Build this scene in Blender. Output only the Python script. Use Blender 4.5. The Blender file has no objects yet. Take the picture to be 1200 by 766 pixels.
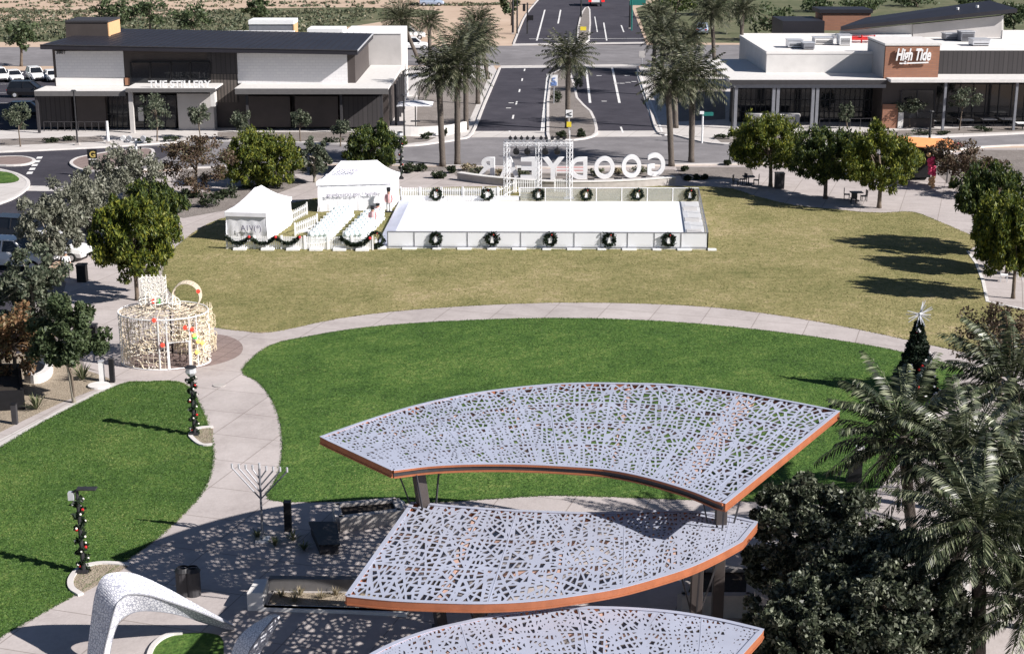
import bpy, bmesh, math, random
import numpy as np
from mathutils import Vector, Matrix
RR = random.Random(7)
PI = math.pi
scene = bpy.context.scene
C = scene.collection
# ------------------------------------------------------------------ camera
F, HC = 1800.0, 24.0
TH = math.atan(506 / F); ct, st = math.cos(TH), math.sin(TH)
cd = bpy.data.cameras.new('camera'); cam = bpy.data.objects.new('camera', cd); C.objects.link(cam)
cam.location = (0, 0, HC); cam.rotation_euler = (PI / 2 - TH, 0, 0)
cd.sensor_width = 36; cd.lens = 36 * F / 1200; cd.clip_start = 1; cd.clip_end = 6000
scene.camera = cam
def G(px, py, z=0.0):                     # photo pixel -> point on the level plane z
    a = (px - 600) / F; b = (383 - py) / F
    t = (z - HC) / (-st + b * ct)
    return Vector((a * t, (ct + b * st) * t, z))
def zat(d, py):                           # height of a pixel row at ground distance d
    y = py - 383
    return HC - d * (y * ct + F * st) / (F * ct - y * st)
def xat(d, z, px): return (px - 600) / F * (d * ct + (HC - z) * st)
def P(px, py, d):
    z = zat(d, py); return Vector((xat(d, z, px), d, z))
def sc_at(d, z=2): return (d * ct + (HC - z) * st) / F     # metres per pixel
def hgt(bx, by, ty): return zat(G(bx, by).y, ty)
# ------------------------------------------------------------------ materials
M = {}
def mat(name, col, rough=.8, var=.12, scale=3.0, metal=0., bump=0., col2=None, spec=.3, detail=4, stretch=None, bscale=None, emit=0):
    m = bpy.data.materials.new(name); m.use_nodes = True; nt = m.node_tree; n = nt.nodes; L = nt.links
    b = n['Principled BSDF']
    b.inputs['Roughness'].default_value = rough; b.inputs['Metallic'].default_value = metal
    b.inputs['Specular IOR Level'].default_value = spec
    tc = n.new('ShaderNodeTexCoord'); mp = n.new('ShaderNodeMapping')
    if stretch: mp.inputs['Scale'].default_value = stretch
    L.new(tc.outputs['Object'], mp.inputs['Vector'])
    tx = n.new('ShaderNodeTexNoise'); tx.inputs['Scale'].default_value = scale; tx.inputs['Detail'].default_value = detail
    tx.inputs['Roughness'].default_value = .65
    L.new(mp.outputs['Vector'], tx.inputs['Vector'])
    r = n.new('ShaderNodeValToRGB'); r.color_ramp.elements[0].position = .3; r.color_ramp.elements[1].position = .7
    c2 = col2 or tuple(min(1, x * (1 + var)) for x in col); c1 = tuple(x * (1 - var) for x in col) if not col2 else col
    r.color_ramp.elements[0].color = (*c1, 1); r.color_ramp.elements[1].color = (*c2, 1)
    L.new(tx.outputs['Fac'], r.inputs['Fac']); L.new(r.outputs['Color'], b.inputs['Base Color'])
    if bump:
        t2 = n.new('ShaderNodeTexNoise'); t2.inputs['Scale'].default_value = bscale or scale * 4; t2.inputs['Detail'].default_value = 3
        L.new(mp.outputs['Vector'], t2.inputs['Vector'])
        bp = n.new('ShaderNodeBump'); bp.inputs['Strength'].default_value = bump; bp.inputs['Distance'].default_value = .05
        L.new(t2.outputs['Fac'], bp.inputs['Height']); L.new(bp.outputs['Normal'], b.inputs['Normal'])
    if emit:
        b.inputs['Emission Strength'].default_value = emit; b.inputs['Emission Color'].default_value = (*col, 1)
    M[name] = m; return m
def ground_mat(name, cols, scales, rough=.9, bump=.4, bs=9., joints=None, mow=None):
    """three octaves of colour mixed: large patches, tufts, grain"""
    m = bpy.data.materials.new(name); m.use_nodes = True; nt = m.node_tree; n = nt.nodes; L = nt.links
    b = n['Principled BSDF']; b.inputs['Roughness'].default_value = rough; b.inputs['Specular IOR Level'].default_value = .15
    tc = n.new('ShaderNodeTexCoord'); fac = None
    for i, (sc, w) in enumerate(scales):
        t = n.new('ShaderNodeTexNoise'); t.inputs['Scale'].default_value = sc; t.inputs['Detail'].default_value = 5; t.inputs['Roughness'].default_value = .7
        L.new(tc.outputs['Object'], t.inputs['Vector'])
        mu = n.new('ShaderNodeMath'); mu.operation = 'MULTIPLY_ADD'; mu.inputs[1].default_value = w
        L.new(t.outputs['Fac'], mu.inputs[0])
        if fac is None: mu.inputs[2].default_value = .5 - .5 * sum(w for _, w in scales)
        else: L.new(fac, mu.inputs[2])
        fac = mu.outputs[0]
    if mow:
        wv = n.new('ShaderNodeTexWave'); wv.inputs['Scale'].default_value = mow[0]; wv.inputs['Distortion'].default_value = 2.5; wv.inputs['Detail Scale'].default_value = .6
        mp = n.new('ShaderNodeMapping'); mp.inputs['Rotation'].default_value = (0, 0, mow[2]); L.new(tc.outputs['Object'], mp.inputs['Vector']); L.new(mp.outputs['Vector'], wv.inputs['Vector'])
        mu = n.new('ShaderNodeMath'); mu.operation = 'MULTIPLY_ADD'; mu.inputs[1].default_value = mow[1]
        L.new(wv.outputs['Fac'], mu.inputs[0]); L.new(fac, mu.inputs[2]); fac = mu.outputs[0]
    r = n.new('ShaderNodeValToRGB'); el = r.color_ramp.elements
    while len(el) < len(cols): el.new(.5)
    for i, c in enumerate(cols):
        el[i].position = .15 + .7 * i / (len(cols) - 1); el[i].color = (*c, 1)
    L.new(fac, r.inputs['Fac']); out = r.outputs['Color']
    if joints:
        br = n.new('ShaderNodeTexBrick'); br.inputs['Scale'].default_value = 1; br.offset = 0
        br.inputs['Brick Width'].default_value = joints; br.inputs['Row Height'].default_value = joints
        br.inputs['Mortar Size'].default_value = .025; br.inputs['Color1'].default_value = (1, 1, 1, 1); br.inputs['Color2'].default_value = (.93, .93, .93, 1); br.inputs['Mortar'].default_value = (.6, .58, .56, 1)
        mp = n.new('ShaderNodeMapping'); mp.inputs['Rotation'].default_value = (0, 0, .3); L.new(tc.outputs['Object'], mp.inputs['Vector']); L.new(mp.outputs['Vector'], br.inputs['Vector'])
        mx = n.new('ShaderNodeMixRGB'); mx.blend_type = 'MULTIPLY'; mx.inputs[0].default_value = 1
        L.new(out, mx.inputs[1]); L.new(br.outputs['Color'], mx.inputs[2]); out = mx.outputs[0]
    L.new(out, b.inputs['Base Color'])
    t2 = n.new('ShaderNodeTexNoise'); t2.inputs['Scale'].default_value = bs; t2.inputs['Detail'].default_value = 4; L.new(tc.outputs['Object'], t2.inputs['Vector'])
    bp = n.new('ShaderNodeBump'); bp.inputs['Strength'].default_value = bump; bp.inputs['Distance'].default_value = .08
    L.new(t2.outputs['Fac'], bp.inputs['Height']); L.new(bp.outputs['Normal'], b.inputs['Normal'])
    M[name] = m; return m
def leaf_mat(name, cols, trans=.25, rough=.55, patch=None):
    m = bpy.data.materials.new(name); m.use_nodes = True; nt = m.node_tree; n = nt.nodes; L = nt.links
    b = n['Principled BSDF']; b.inputs['Roughness'].default_value = rough; b.inputs['Specular IOR Level'].default_value = .35
    g = n.new('ShaderNodeNewGeometry'); r = n.new('ShaderNodeValToRGB'); el = r.color_ramp.elements
    while len(el) < len(cols): el.new(.5)
    for i, c in enumerate(cols): el[i].position = i / (len(cols) - 1); el[i].color = (*c, 1)
    if patch:
        a = n.new('ShaderNodeTexNoise'); a.inputs['Scale'].default_value = patch[0]; a.inputs['Detail'].default_value = 5; a.inputs['Roughness'].default_value = .65; L.new(g.outputs['Position'], a.inputs['Vector'])
        m1 = n.new('ShaderNodeMath'); m1.operation = 'MULTIPLY_ADD'; m1.inputs[1].default_value = patch[1]; m1.inputs[2].default_value = -.5 * patch[1] + .5 * (1 - patch[2]); L.new(a.outputs['Fac'], m1.inputs[0])
        m2 = n.new('ShaderNodeMath'); m2.operation = 'MULTIPLY_ADD'; m2.inputs[1].default_value = patch[2]; L.new(g.outputs['Random Per Island'], m2.inputs[0]); L.new(m1.outputs[0], m2.inputs[2]); L.new(m2.outputs[0], r.inputs['Fac'])
    else: L.new(g.outputs['Random Per Island'], r.inputs['Fac'])
    if 1: L.new(r.outputs['Color'], b.inputs['Base Color'])
    tr = n.new('ShaderNodeBsdfTranslucent'); L.new(r.outputs['Color'], tr.inputs['Color'])
    mx = n.new('ShaderNodeMixShader'); mx.inputs[0].default_value = trans
    L.new(b.outputs[0], mx.inputs[1]); L.new(tr.outputs[0], mx.inputs[2]); L.new(mx.outputs[0], n['Material Output'].inputs[0])
    M[name] = m; return m
def brick_mat(name, c1, c2, mortar, w=.4, h=.2, ms=.02, rough=.85, rot=(PI / 2, 0, 0), off=.5):
    m = bpy.data.materials.new(name); m.use_nodes = True; nt = m.node_tree; n = nt.nodes; L = nt.links
    b = n['Principled BSDF']; b.inputs['Roughness'].default_value = rough
    tc = n.new('ShaderNodeTexCoord'); mp = n.new('ShaderNodeMapping'); mp.inputs['Rotation'].default_value = rot
    L.new(tc.outputs['Object'], mp.inputs['Vector'])
    br = n.new('ShaderNodeTexBrick'); br.inputs['Scale'].default_value = 1; br.offset = off
    br.inputs['Brick Width'].default_value = w; br.inputs['Row Height'].default_value = h; br.inputs['Mortar Size'].default_value = ms
    for k, c in (('Color1', c1), ('Color2', c2), ('Mortar', mortar)): br.inputs[k].default_value = (*c, 1)
    L.new(mp.outputs['Vector'], br.inputs['Vector']); L.new(br.outputs['Color'], b.inputs['Base Color'])
    M[name] = m; return m
def mosaic_mat(name):
    m = bpy.data.materials.new(name); m.use_nodes = True; nt = m.node_tree; n = nt.nodes; L = nt.links
    b = n['Principled BSDF']; b.inputs['Roughness'].default_value = .5
    tc = n.new('ShaderNodeTexCoord'); v = n.new('ShaderNodeTexVoronoi'); v.feature = 'DISTANCE_TO_EDGE'; v.distance = 'EUCLIDEAN'; v.inputs['Scale'].default_value = 9.5; v.inputs['Randomness'].default_value = .7
    L.new(tc.outputs['Object'], v.inputs['Vector'])
    r = n.new('ShaderNodeValToRGB'); r.color_ramp.elements[0].position = .05; r.color_ramp.elements[1].position = .14
    r.color_ramp.elements[0].color = (.34, .35, .42, 1); r.color_ramp.elements[1].color = (.74, .75, .79, 1)
    L.new(v.outputs['Distance'], r.inputs['Fac']); L.new(r.outputs['Color'], b.inputs['Base Color'])
    M[name] = m
def sheer_mat(name, col, alpha, rough=.3):
    m = bpy.data.materials.new(name); m.use_nodes = True; nt = m.node_tree; n = nt.nodes; L = nt.links
    b = n['Principled BSDF']; b.inputs['Base Color'].default_value = (*col, 1); b.inputs['Roughness'].default_value = rough
    t = n.new('ShaderNodeBsdfTransparent'); mx = n.new('ShaderNodeMixShader'); mx.inputs[0].default_value = alpha
    L.new(t.outputs[0], mx.inputs[1]); L.new(b.outputs[0], mx.inputs[2]); L.new(mx.outputs[0], n['Material Output'].inputs[0]); M[name] = m
ground_mat('lawn_green', [(.028, .055, .014), (.05, .105, .022), (.082, .15, .032), (.16, .215, .06)], [(.06, .8), (.35, .9), (2.6, 1.1), (6., .9)], bump=1., bs=7, mow=(.16, .06, .9))
ground_mat('lawn_dry', [(.13, .135, .05), (.205, .19, .08), (.28, .245, .115), (.4, .32, .19)], [(.05, 1.1), (.22, .9), (1.6, .9), (4., .7)], bump=.8, bs=6)
ground_mat('paving', [(.33, .29, .28), (.45, .405, .39), (.54, .49, .475)], [(.13, .9), (.6, .8), (5, .5)], bump=.1, joints=3.0)
ground_mat('sidewalk', [(.46, .43, .41), (.56, .53, .51), (.64, .6, .58)], [(.15, .5), (1.4, .4), (9, .2)], bump=.1, joints=2.2)
ground_mat('pink_paving', [(.2, .15, .14), (.26, .2, .185), (.31, .25, .23)], [(.4, .5), (4, .5)], bump=.2, joints=.8)
ground_mat('asphalt_dark', [(.036, .034, .043), (.056, .053, .066), (.085, .08, .095)], [(.06, .8), (.4, .8), (5, .5)], bump=.25)
ground_mat('asphalt_grey', [(.15, .142, .148), (.21, .2, .207), (.29, .275, .285)], [(.07, .9), (.4, .9), (4, .5)], bump=.2)
ground_mat('gravel', [(.2, .165, .125), (.33, .275, .21), (.46, .4, .32)], [(.3, .3), (2.5, .5), (9, .7)], bump=.9, bs=14)
ground_mat('gravel_grey', [(.13, .115, .105), (.22, .195, .18), (.33, .3, .28)], [(.3, .4), (1.5, .6), (5, .6)], bump=.8, bs=8)
ground_mat('dirt', [(.36, .26, .19), (.5, .38, .29), (.62, .5, .4)], [(.015, .6), (.08, .5), (.6, .35)], bump=.3, bs=.8)
ground_mat('scrub_ground', [(.07, .085, .045), (.115, .125, .07), (.3, .24, .17)], [(.03, .5), (.15, .6), (.8, .5)], bump=.5, bs=1)
mat('white', (.8, .8, .8), .6, .03); mat('ice', (.83, .84, .87), .35, .03, 1.)
mat('white_metal', (.78, .78, .79), .4, .04); mat('canvas', (.8, .8, .84), .75, .05, 1.5, bump=.25, bscale=1.6)
mat('dark_metal', (.03, .03, .033), .5, .2); mat('black', (.012, .012, .014), .5, .2); mat('charcoal', (.045, .043, .047), .6, .15)
mat('grey_metal', (.24, .245, .27), .45, .1, metal=.3); mat('pink', (.7, .42, .42), .6, .08); mat('alu', (.62, .63, .66), .35, .06, metal=.4)
mat('panel_metal', (.5, .53, .64), .42, .1, .5, metal=.25); mat('copper', (.33, .115, .055), .55, .15, 2.); mat('copper_pale', (.55, .36, .29), .6, .1, 2.)
mat('concrete', (.42, .39, .37), .85, .12, 2.5, bump=.2); mat('concrete_white', (.66, .64, .62), .8, .08, 2.5); mat('kerb', (.6, .57, .55), .85, .1, 1.)
mat('mark', (.72, .71, .7), .7, .15, 1.2); mat('soil', (.035, .028, .022), .95, .3, 6, bump=.5)
mat('stucco_white', (.6, .585, .57), .85, .06, .8, bump=.15, bscale=4); mat('stucco_grey', (.46, .44, .43), .85, .07, .6, bump=.15); mat('stucco_light', (.72, .7, .68), .85, .05, .6)
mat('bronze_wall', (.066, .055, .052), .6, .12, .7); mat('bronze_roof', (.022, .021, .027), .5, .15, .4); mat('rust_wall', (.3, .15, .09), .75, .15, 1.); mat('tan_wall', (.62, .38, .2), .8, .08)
brick_mat('brick', (.27, .125, .075), (.32, .15, .09), (.24, .13, .095), .8, .2, .03); brick_mat('block_white', (.64, .63, .64), (.69, .68, .68), (.6, .59, .6), .6, .3, .03)
brick_mat('slats', (.1, .085, .075), (.12, .1, .09), (.045, .04, .036), .35, 40, .06, off=0); brick_mat('siding', (.04, .036, .038), (.05, .045, .047), (.025, .023, .024), .5, 40, .05, off=0)
mat('glass', (.012, .014, .018), .08, .3, .4, spec=.6); mat('lit_room', (.03, .026, .024), .7, .5, .5)
mat('bark', (.14, .11, .085), .9, .3, 6, bump=.6, stretch=(1, 1, .3)); mat('palm_bark', (.125, .105, .09), .9, .35, 7, bump=.8, stretch=(1, 1, 3)); mat('bark_pale', (.3, .27, .22), .85, .25, 5, bump=.3)
leaf_mat('ficus', [(.02, .036, .01), (.06, .09, .013), (.13, .155, .02), (.24, .24, .032)]); leaf_mat('ficus_dark', [(.012, .026, .011), (.032, .056, .015), (.07, .1, .02), (.15, .17, .032)])
leaf_mat('olive', [(.08, .09, .062), (.15, .155, .115), (.22, .225, .175), (.3, .3, .24)]); leaf_mat('sage', [(.03, .045, .03), (.07, .09, .055), (.12, .14, .09), (.2, .21, .15)])
leaf_mat('brown_leaf', [(.05, .03, .02), (.1, .065, .045), (.16, .11, .07), (.1, .1, .05)]); leaf_mat('autumn', [(.06, .05, .025), (.16, .085, .04), (.26, .14, .07), (.13, .13, .06)])
leaf_mat('dark_leaf', [(.02, .028, .018), (.045, .058, .034), (.1, .115, .072), (.3, .32, .24)], rough=.42); leaf_mat('shrub', [(.012, .02, .01), (.03, .045, .02), (.06, .075, .035)])
leaf_mat('mesquite', [(.03, .05, .02), (.07, .1, .045), (.12, .15, .07)]); leaf_mat('scrub_leaf', [(.06, .08, .045), (.1, .12, .07), (.15, .16, .1), (.24, .21, .14)])
leaf_mat('frond', [(.012, .019, .01), (.03, .042, .02), (.075, .092, .045), (.28, .3, .19)], trans=.2, rough=.38); leaf_mat('frond_far', [(.018, .024, .013), (.04, .05, .024), (.08, .088, .045), (.19, .185, .13)], trans=.15)
leaf_mat('pine_leaf', [(.008, .014, .01), (.015, .03, .016), (.03, .045, .025)]); leaf_mat('agave', [(.06, .08, .04), (.12, .14, .07), (.2, .2, .11)]); leaf_mat('dry_grass', [(.25, .2, .13), (.36, .3, .2), (.14, .14, .08)])
mosaic_mat('mosaic'); sheer_mat('plexi', (.84, .85, .88), .72); sheer_mat('clear_panel', (.84, .85, .88), .18); sheer_mat('mesh_screen', (.45, .46, .45), .35, .8)
mat('car_white', (.78, .78, .78), .25, .02, spec=.6); mat('car_black', (.015, .015, .018), .25, .1, spec=.6); mat('car_blue', (.35, .42, .55), .25, .05, spec=.6); mat('car_silver', (.4, .41, .42), .25, .05, metal=.5); mat('tyre', (.015, .015, .015), .9, .1)
mat('red', (.55, .03, .03), .5, .1); mat('taillight', (.6, .02, .02), .3, .05, emit=.6); mat('orange', (.8, .33, .13), .6, .1); mat('yellow', (.75, .6, .05), .5, .08); mat('gold', (.5, .38, .12), .5, .1)
mat('sign_green', (.02, .16, .14), .5, .08); mat('sign_blue', (.16, .25, .5), .5, .1); mat('skin', (.45, .27, .19), .6, .05); mat('bulb_red', (.8, .05, .03), .3, .02, emit=.8); mat('bulb_green', (.05, .6, .1), .3, .02, emit=.6); mat('bulb_warm', (.95, .55, .12), .3, .02, emit=.9); mat('bulb_white', (.85, .82, .75), .4, .02)
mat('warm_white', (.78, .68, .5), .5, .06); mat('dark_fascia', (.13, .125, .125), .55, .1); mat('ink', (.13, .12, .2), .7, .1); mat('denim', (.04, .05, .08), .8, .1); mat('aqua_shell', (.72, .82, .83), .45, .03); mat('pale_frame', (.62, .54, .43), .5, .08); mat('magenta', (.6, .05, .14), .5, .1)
# ------------------------------------------------------------------ mesh builder
def wloc(o):
    v = Vector((0, 0, 0))
    while o is not None: v += o.location; o = o.parent
    return v
class MB:
    def __init__(s): s.v = []; s.f = []; s.mi = []
    def add(s, vs, fs, mi=0):
        b = len(s.v); s.v += [tuple(v) for v in vs]; s.f += [tuple(b + i for i in f) for f in fs]; s.mi += [mi] * len(fs); return s
    def box(s, x0, y0, z0, x1, y1, z1, mi=0):
        return s.add([(x0, y0, z0), (x1, y0, z0), (x1, y1, z0), (x0, y1, z0), (x0, y0, z1), (x1, y0, z1), (x1, y1, z1), (x0, y1, z1)],
                     [(0, 3, 2, 1), (4, 5, 6, 7), (0, 1, 5, 4), (1, 2, 6, 5), (2, 3, 7, 6), (3, 0, 4, 7)], mi)
    def obox(s, c, sx, sy, sz, rz=0, mi=0):               # c is the centre of the base
        k = [(-sx / 2, -sy / 2), (sx / 2, -sy / 2), (sx / 2, sy / 2), (-sx / 2, sy / 2)]
        q = [(c[0] + x * math.cos(rz) - y * math.sin(rz), c[1] + x * math.sin(rz) + y * math.cos(rz)) for x, y in k]
        return s.prism([(x, y, c[2]) for x, y in q], (0, 0, sz), mi)
    def prism(s, poly, vec, mi=0):
        n = len(poly); vec = Vector(vec); a = [Vector(p) for p in poly]
        return s.add(a + [p + vec for p in a], [tuple(reversed(range(n))), tuple(range(n, 2 * n))] + [(i, (i + 1) % n, n + (i + 1) % n, n + i) for i in range(n)], mi)
    def tube(s, pts, r, n=8, cap=True, mi=0):
        pts = [Vector(p) for p in pts]; rs = r if isinstance(r, (list, tuple)) else [r] * len(pts); vs = []; fs = []
        t0 = (pts[1] - pts[0]).normalized(); u = t0.orthogonal().normalized()
        for i, p in enumerate(pts):
            t = (pts[min(i + 1, len(pts) - 1)] - pts[max(i - 1, 0)]).normalized()
            u = (u - t * u.dot(t)); u = u.normalized() if u.length > 1e-6 else t.orthogonal().normalized(); w = t.cross(u)
            for k in range(n):
                a = 2 * PI * k / n; vs.append(p + (u * math.cos(a) + w * math.sin(a)) * rs[i])
        for i in range(len(pts) - 1):
            for k in range(n): fs.append((i * n + k, i * n + (k + 1) % n, (i + 1) * n + (k + 1) % n, (i + 1) * n + k))
        if cap: fs += [tuple(reversed(range(n))), tuple(range((len(pts) - 1) * n, len(pts) * n))]
        return s.add(vs, fs, mi)
    def bar(s, p, q, w, h=None, mi=0):
        p = Vector(p); q = Vector(q); t = (q - p).normalized(); h = h or w
        u = t.cross(Vector((0, 0, 1))); u = u.normalized() if u.length > 1e-4 else Vector((1, 0, 0)); v = u.cross(t)
        a = [u * (-w / 2) + v * (-h / 2), u * (w / 2) + v * (-h / 2), u * (w / 2) + v * (h / 2), u * (-w / 2) + v * (h / 2)]
        return s.prism([p + x for x in a], q - p, mi)
    def ball(s, c, r, sq=(1, 1, 1), n=8, mi=0):
        vs = []; fs = []; m = max(4, n // 2 + 1)
        for i in range(m + 1):
            a = PI * i / m
            for k in range(n):
                b = 2 * PI * k / n; vs.append((c[0] + r * sq[0] * math.sin(a) * math.cos(b), c[1] + r * sq[1] * math.sin(a) * math.sin(b), c[2] + r * sq[2] * math.cos(a)))
        for i in range(m):
            for k in range(n): fs.append((i * n + k, (i + 1) * n + k, (i + 1) * n + (k + 1) % n, i * n + (k + 1) % n))
        return s.add(vs, fs, mi)
    def ring(s, c, R_, r, ax='y', n=20, k=6, lump=0, mi=0):
        pts = []
        for i in range(n + 1):
            a = 2 * PI * i / n; x, z = R_ * math.cos(a), R_ * math.sin(a)
            pts.append((c[0] + x, c[1], c[2] + z) if ax == 'y' else ((c[0], c[1] + x, c[2] + z) if ax == 'x' else (c[0] + x, c[1] + z, c[2])))
        return s.tube(pts, [r * (1 + lump * RR.uniform(-1, 1)) for _ in pts], k, False, mi)
    def build(s, name, m, parent=None, smooth=False, bevel=0, world=True):
        me = bpy.data.meshes.new(name); o = bpy.data.objects.new(name, me); C.objects.link(o)
        off = wloc(parent) if (parent is not None and world) else Vector((0, 0, 0))
        me.from_pydata([(v[0] - off.x, v[1] - off.y, v[2] - off.z) for v in s.v], [], s.f)
        for x in (m if isinstance(m, (list, tuple)) else [m]): me.materials.append(M[x] if isinstance(x, str) else x)
        if len(me.materials) > 1: me.polygons.foreach_set('material_index', s.mi)
        if smooth: me.polygons.foreach_set('use_smooth', [True] * len(me.polygons))
        me.update()
        bm = bmesh.new(); bm.from_mesh(me); bmesh.ops.recalc_face_normals(bm, faces=bm.faces); bm.to_mesh(me); bm.free()
        if bevel:
            b = o.modifiers.new('bevel', 'BEVEL'); b.width = bevel; b.segments = 2; b.limit_method = 'ANGLE'
        if parent is not None: o.parent = parent
        return o
def tag(o, label=None, cat=None, group=None, kind=None):
    if label: o['label'] = label
    if cat: o['category'] = cat
    if group: o['group'] = group
    if kind: o['kind'] = kind
    return o
def thing(name, label, cat, loc=(0, 0, 0), group=None, rz=0):
    o = bpy.data.objects.new(name, None); C.objects.link(o); o.location = loc; o.rotation_euler = (0, 0, rz); o.empty_display_size = .3
    return tag(o, label, cat, group)
def copy_tree(o, parent=None):
    c = o.copy(); C.objects.link(c); c.parent = parent
    for ch in list(o.children): copy_tree(ch, c)
    return c
def mono(mb, name, m, label, cat, loc, group=None, **kw):       # a thing that is one mesh, its origin at loc
    o = mb.build(name, m, None, **kw)
    for v in o.data.vertices: v.co -= Vector(loc)
    o.location = loc; return tag(o, label, cat, group)
def smooth_closed(p, k=6):
    n = len(p); out = []
    for i in range(n):
        a, b, c, d = (Vector(p[(i + j) % n]) for j in (-1, 0, 1, 2))
        for q in range(k):
            t = q / k; out.append(.5 * (2 * b + (c - a) * t + (2 * a - 5 * b + 4 * c - d) * t * t + (3 * b - a - 3 * c + d) * t ** 3))
    return out
def smooth_open(p, k=6):
    p = [Vector(x) for x in p]; q = [2 * p[0] - p[1]] + p + [2 * p[-1] - p[-2]]; out = []
    for i in range(1, len(q) - 2):
        a, b, c, d = q[i - 1:i + 3]
        for j in range(k):
            t = j / k; out.append(.5 * (2 * b + (c - a) * t + (2 * a - 5 * b + 4 * c - d) * t * t + (3 * b - a - 3 * c + d) * t ** 3))
    return out + [p[-1]]
def sheet(name, px, z, m, smooth=0, kind='structure', thick=0):
    pts = [G(x, y) for x, y in px]
    if smooth: pts = smooth_closed(pts, smooth)
    if thick:
        o = MB().prism([(p.x, p.y, 0.001) for p in pts], (0, 0, z)).build(name, m)
    else: o = MB().add([(p.x, p.y, z) for p in pts], [tuple(range(len(pts)))]).build(name, m)
    for p in o.data.polygons:
        if not thick and p.normal.z < 0: p.flip()
    return tag(o, kind=kind)
def strip(mb, pts, w, z0, z1, mi=0):                       # a low solid band along a ground polyline
    n = len(pts); L_ = []; R_ = []
    for i, p in enumerate(pts):
        t = (pts[min(i + 1, n - 1)] - pts[max(i - 1, 0)]); t.z = 0; t.normalize(); q = Vector((-t.y, t.x, 0)) * w / 2
        L_.append(p + q); R_.append(p - q)
    for i in range(n - 1):
        a = [R_[i], R_[i + 1], L_[i + 1], L_[i]]
        mb.prism([(p.x, p.y, z0) for p in a], (0, 0, z1 - z0), mi)
    return mb
def kerb(name, px, w=.25, h=.14, m='kerb', smooth=4, closed=False):
    pts = [G(x, y) for x, y in px]
    pts = (smooth_closed(pts, smooth) + [pts[0]]) if closed else smooth_open(pts, smooth)
    return tag(strip(MB(), pts, w, 0.0, h).build(name, m), kind='structure')
def text_mesh(body, h, w=None, depth=.05, name='text', offset=0.0, shear=0.0):
    cu = bpy.data.curves.new('tmp', 'FONT'); cu.body = body; cu.extrude = .5; cu.size = 1; cu.offset = offset; cu.shear = shear
    o = bpy.data.objects.new('tmp', cu); C.objects.link(o)
    me = bpy.data.meshes.new_from_object(o.evaluated_get(bpy.context.evaluated_depsgraph_get()))
    bpy.data.objects.remove(o); bpy.data.curves.remove(cu)
    a = np.array([v.co[:] for v in me.vertices]); lo, hi = a.min(0), a.max(0); s = h / (hi[1] - lo[1]); sx = (w / (hi[0] - lo[0])) if w else s
    for v in me.vertices:       # stands up in XZ, reads from -Y, centred on x, base at z=0
        x, y, z = v.co; v.co = ((x - (lo[0] + hi[0]) / 2) * sx, -(z / .5) * depth / 2, (y - lo[1]) * s)
    me.name = name; return me
def text_obj(name, body, h, w, depth, m, loc, parent, offset=0., shear=0., rz=0, rx=0):
    me = text_mesh(body, h, w, depth, name, offset, shear); me.materials.append(M[m]); o = bpy.data.objects.new(name, me); C.objects.link(o)
    o.parent = parent; o.location = Vector(loc) - (wloc(parent) if parent else Vector()); o.rotation_euler = (rx, 0, rz); return o
# ------------------------------------------------------------------ foliage
def quads_mesh(name, V, m):
    n = len(V) // 4; me = bpy.data.meshes.new(name); me.vertices.add(len(V)); me.vertices.foreach_set('co', V.astype(np.float32).ravel())
    me.loops.add(4 * n); me.loops.foreach_set('vertex_index', np.arange(4 * n, dtype=np.int32)); me.polygons.add(n)
    me.polygons.foreach_set('loop_start', np.arange(0, 4 * n, 4, dtype=np.int32)); me.polygons.foreach_set('loop_total', np.full(n, 4, dtype=np.int32))
    me.materials.append(M[m]); me.update(); me.validate(); return me
def leaf_quads(pos, size, rng, stretch=1.5, up=0.0, tri=False):
    n = len(pos); u = rng.normal(size=(n, 3)); u[:, 2] += up * np.sign(rng.normal(size=n) + 5); u /= np.linalg.norm(u, axis=1)[:, None]
    w = rng.normal(size=(n, 3)); w -= u * (u * w).sum(1)[:, None]; w /= np.linalg.norm(w, axis=1)[:, None]
    s = size * rng.uniform(.55, 1.45, n)[:, None]; a = u * s * stretch * .5; b = w * s * .5
    return np.stack([pos - a, pos + b * .9, pos + a, pos - b * .9], 1).reshape(-1, 3)
def crown_quads(c, rx, ry, rz, n, leaf, seed, K=40, cr=.32, stretch=1.6, up=0., flat=.95, hollow=.45, lump=.16):
    vst = np.array([.72, .72, 1.55]) if up > 1 else np.ones(3)
    rng = np.random.default_rng(seed); d = rng.normal(size=(K, 3)); d /= np.linalg.norm(d, axis=1)[:, None]
    r = (hollow ** 3 + (1 - hollow ** 3) * rng.random(K)) ** (1 / 3) * (1 - cr * .75); r *= 1 + rng.uniform(-lump, lump, K)
    cc = d * r[:, None]; cc *= 1.1; cc[:, 2] = np.where(cc[:, 2] < 0, cc[:, 2] * flat, cc[:, 2])
    rad = cr * rng.uniform(.6, 1.25, K); k = rng.integers(0, K, n); o = rng.normal(size=(n, 3)); o /= np.linalg.norm(o, axis=1)[:, None]
    o *= (rng.random(n) ** .45)[:, None]; o = o * vst; o[:, 2] = np.where((o[:, 2] < 0) & (up > 1), o[:, 2] * .45, o[:, 2]); p = (cc[k] + o * rad[k][:, None]) * np.array([rx, ry, rz]) + np.array(c)
    return leaf_quads(p, leaf, rng, stretch, up), cc * np.array([rx, ry, rz]) + np.array(c)
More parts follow.
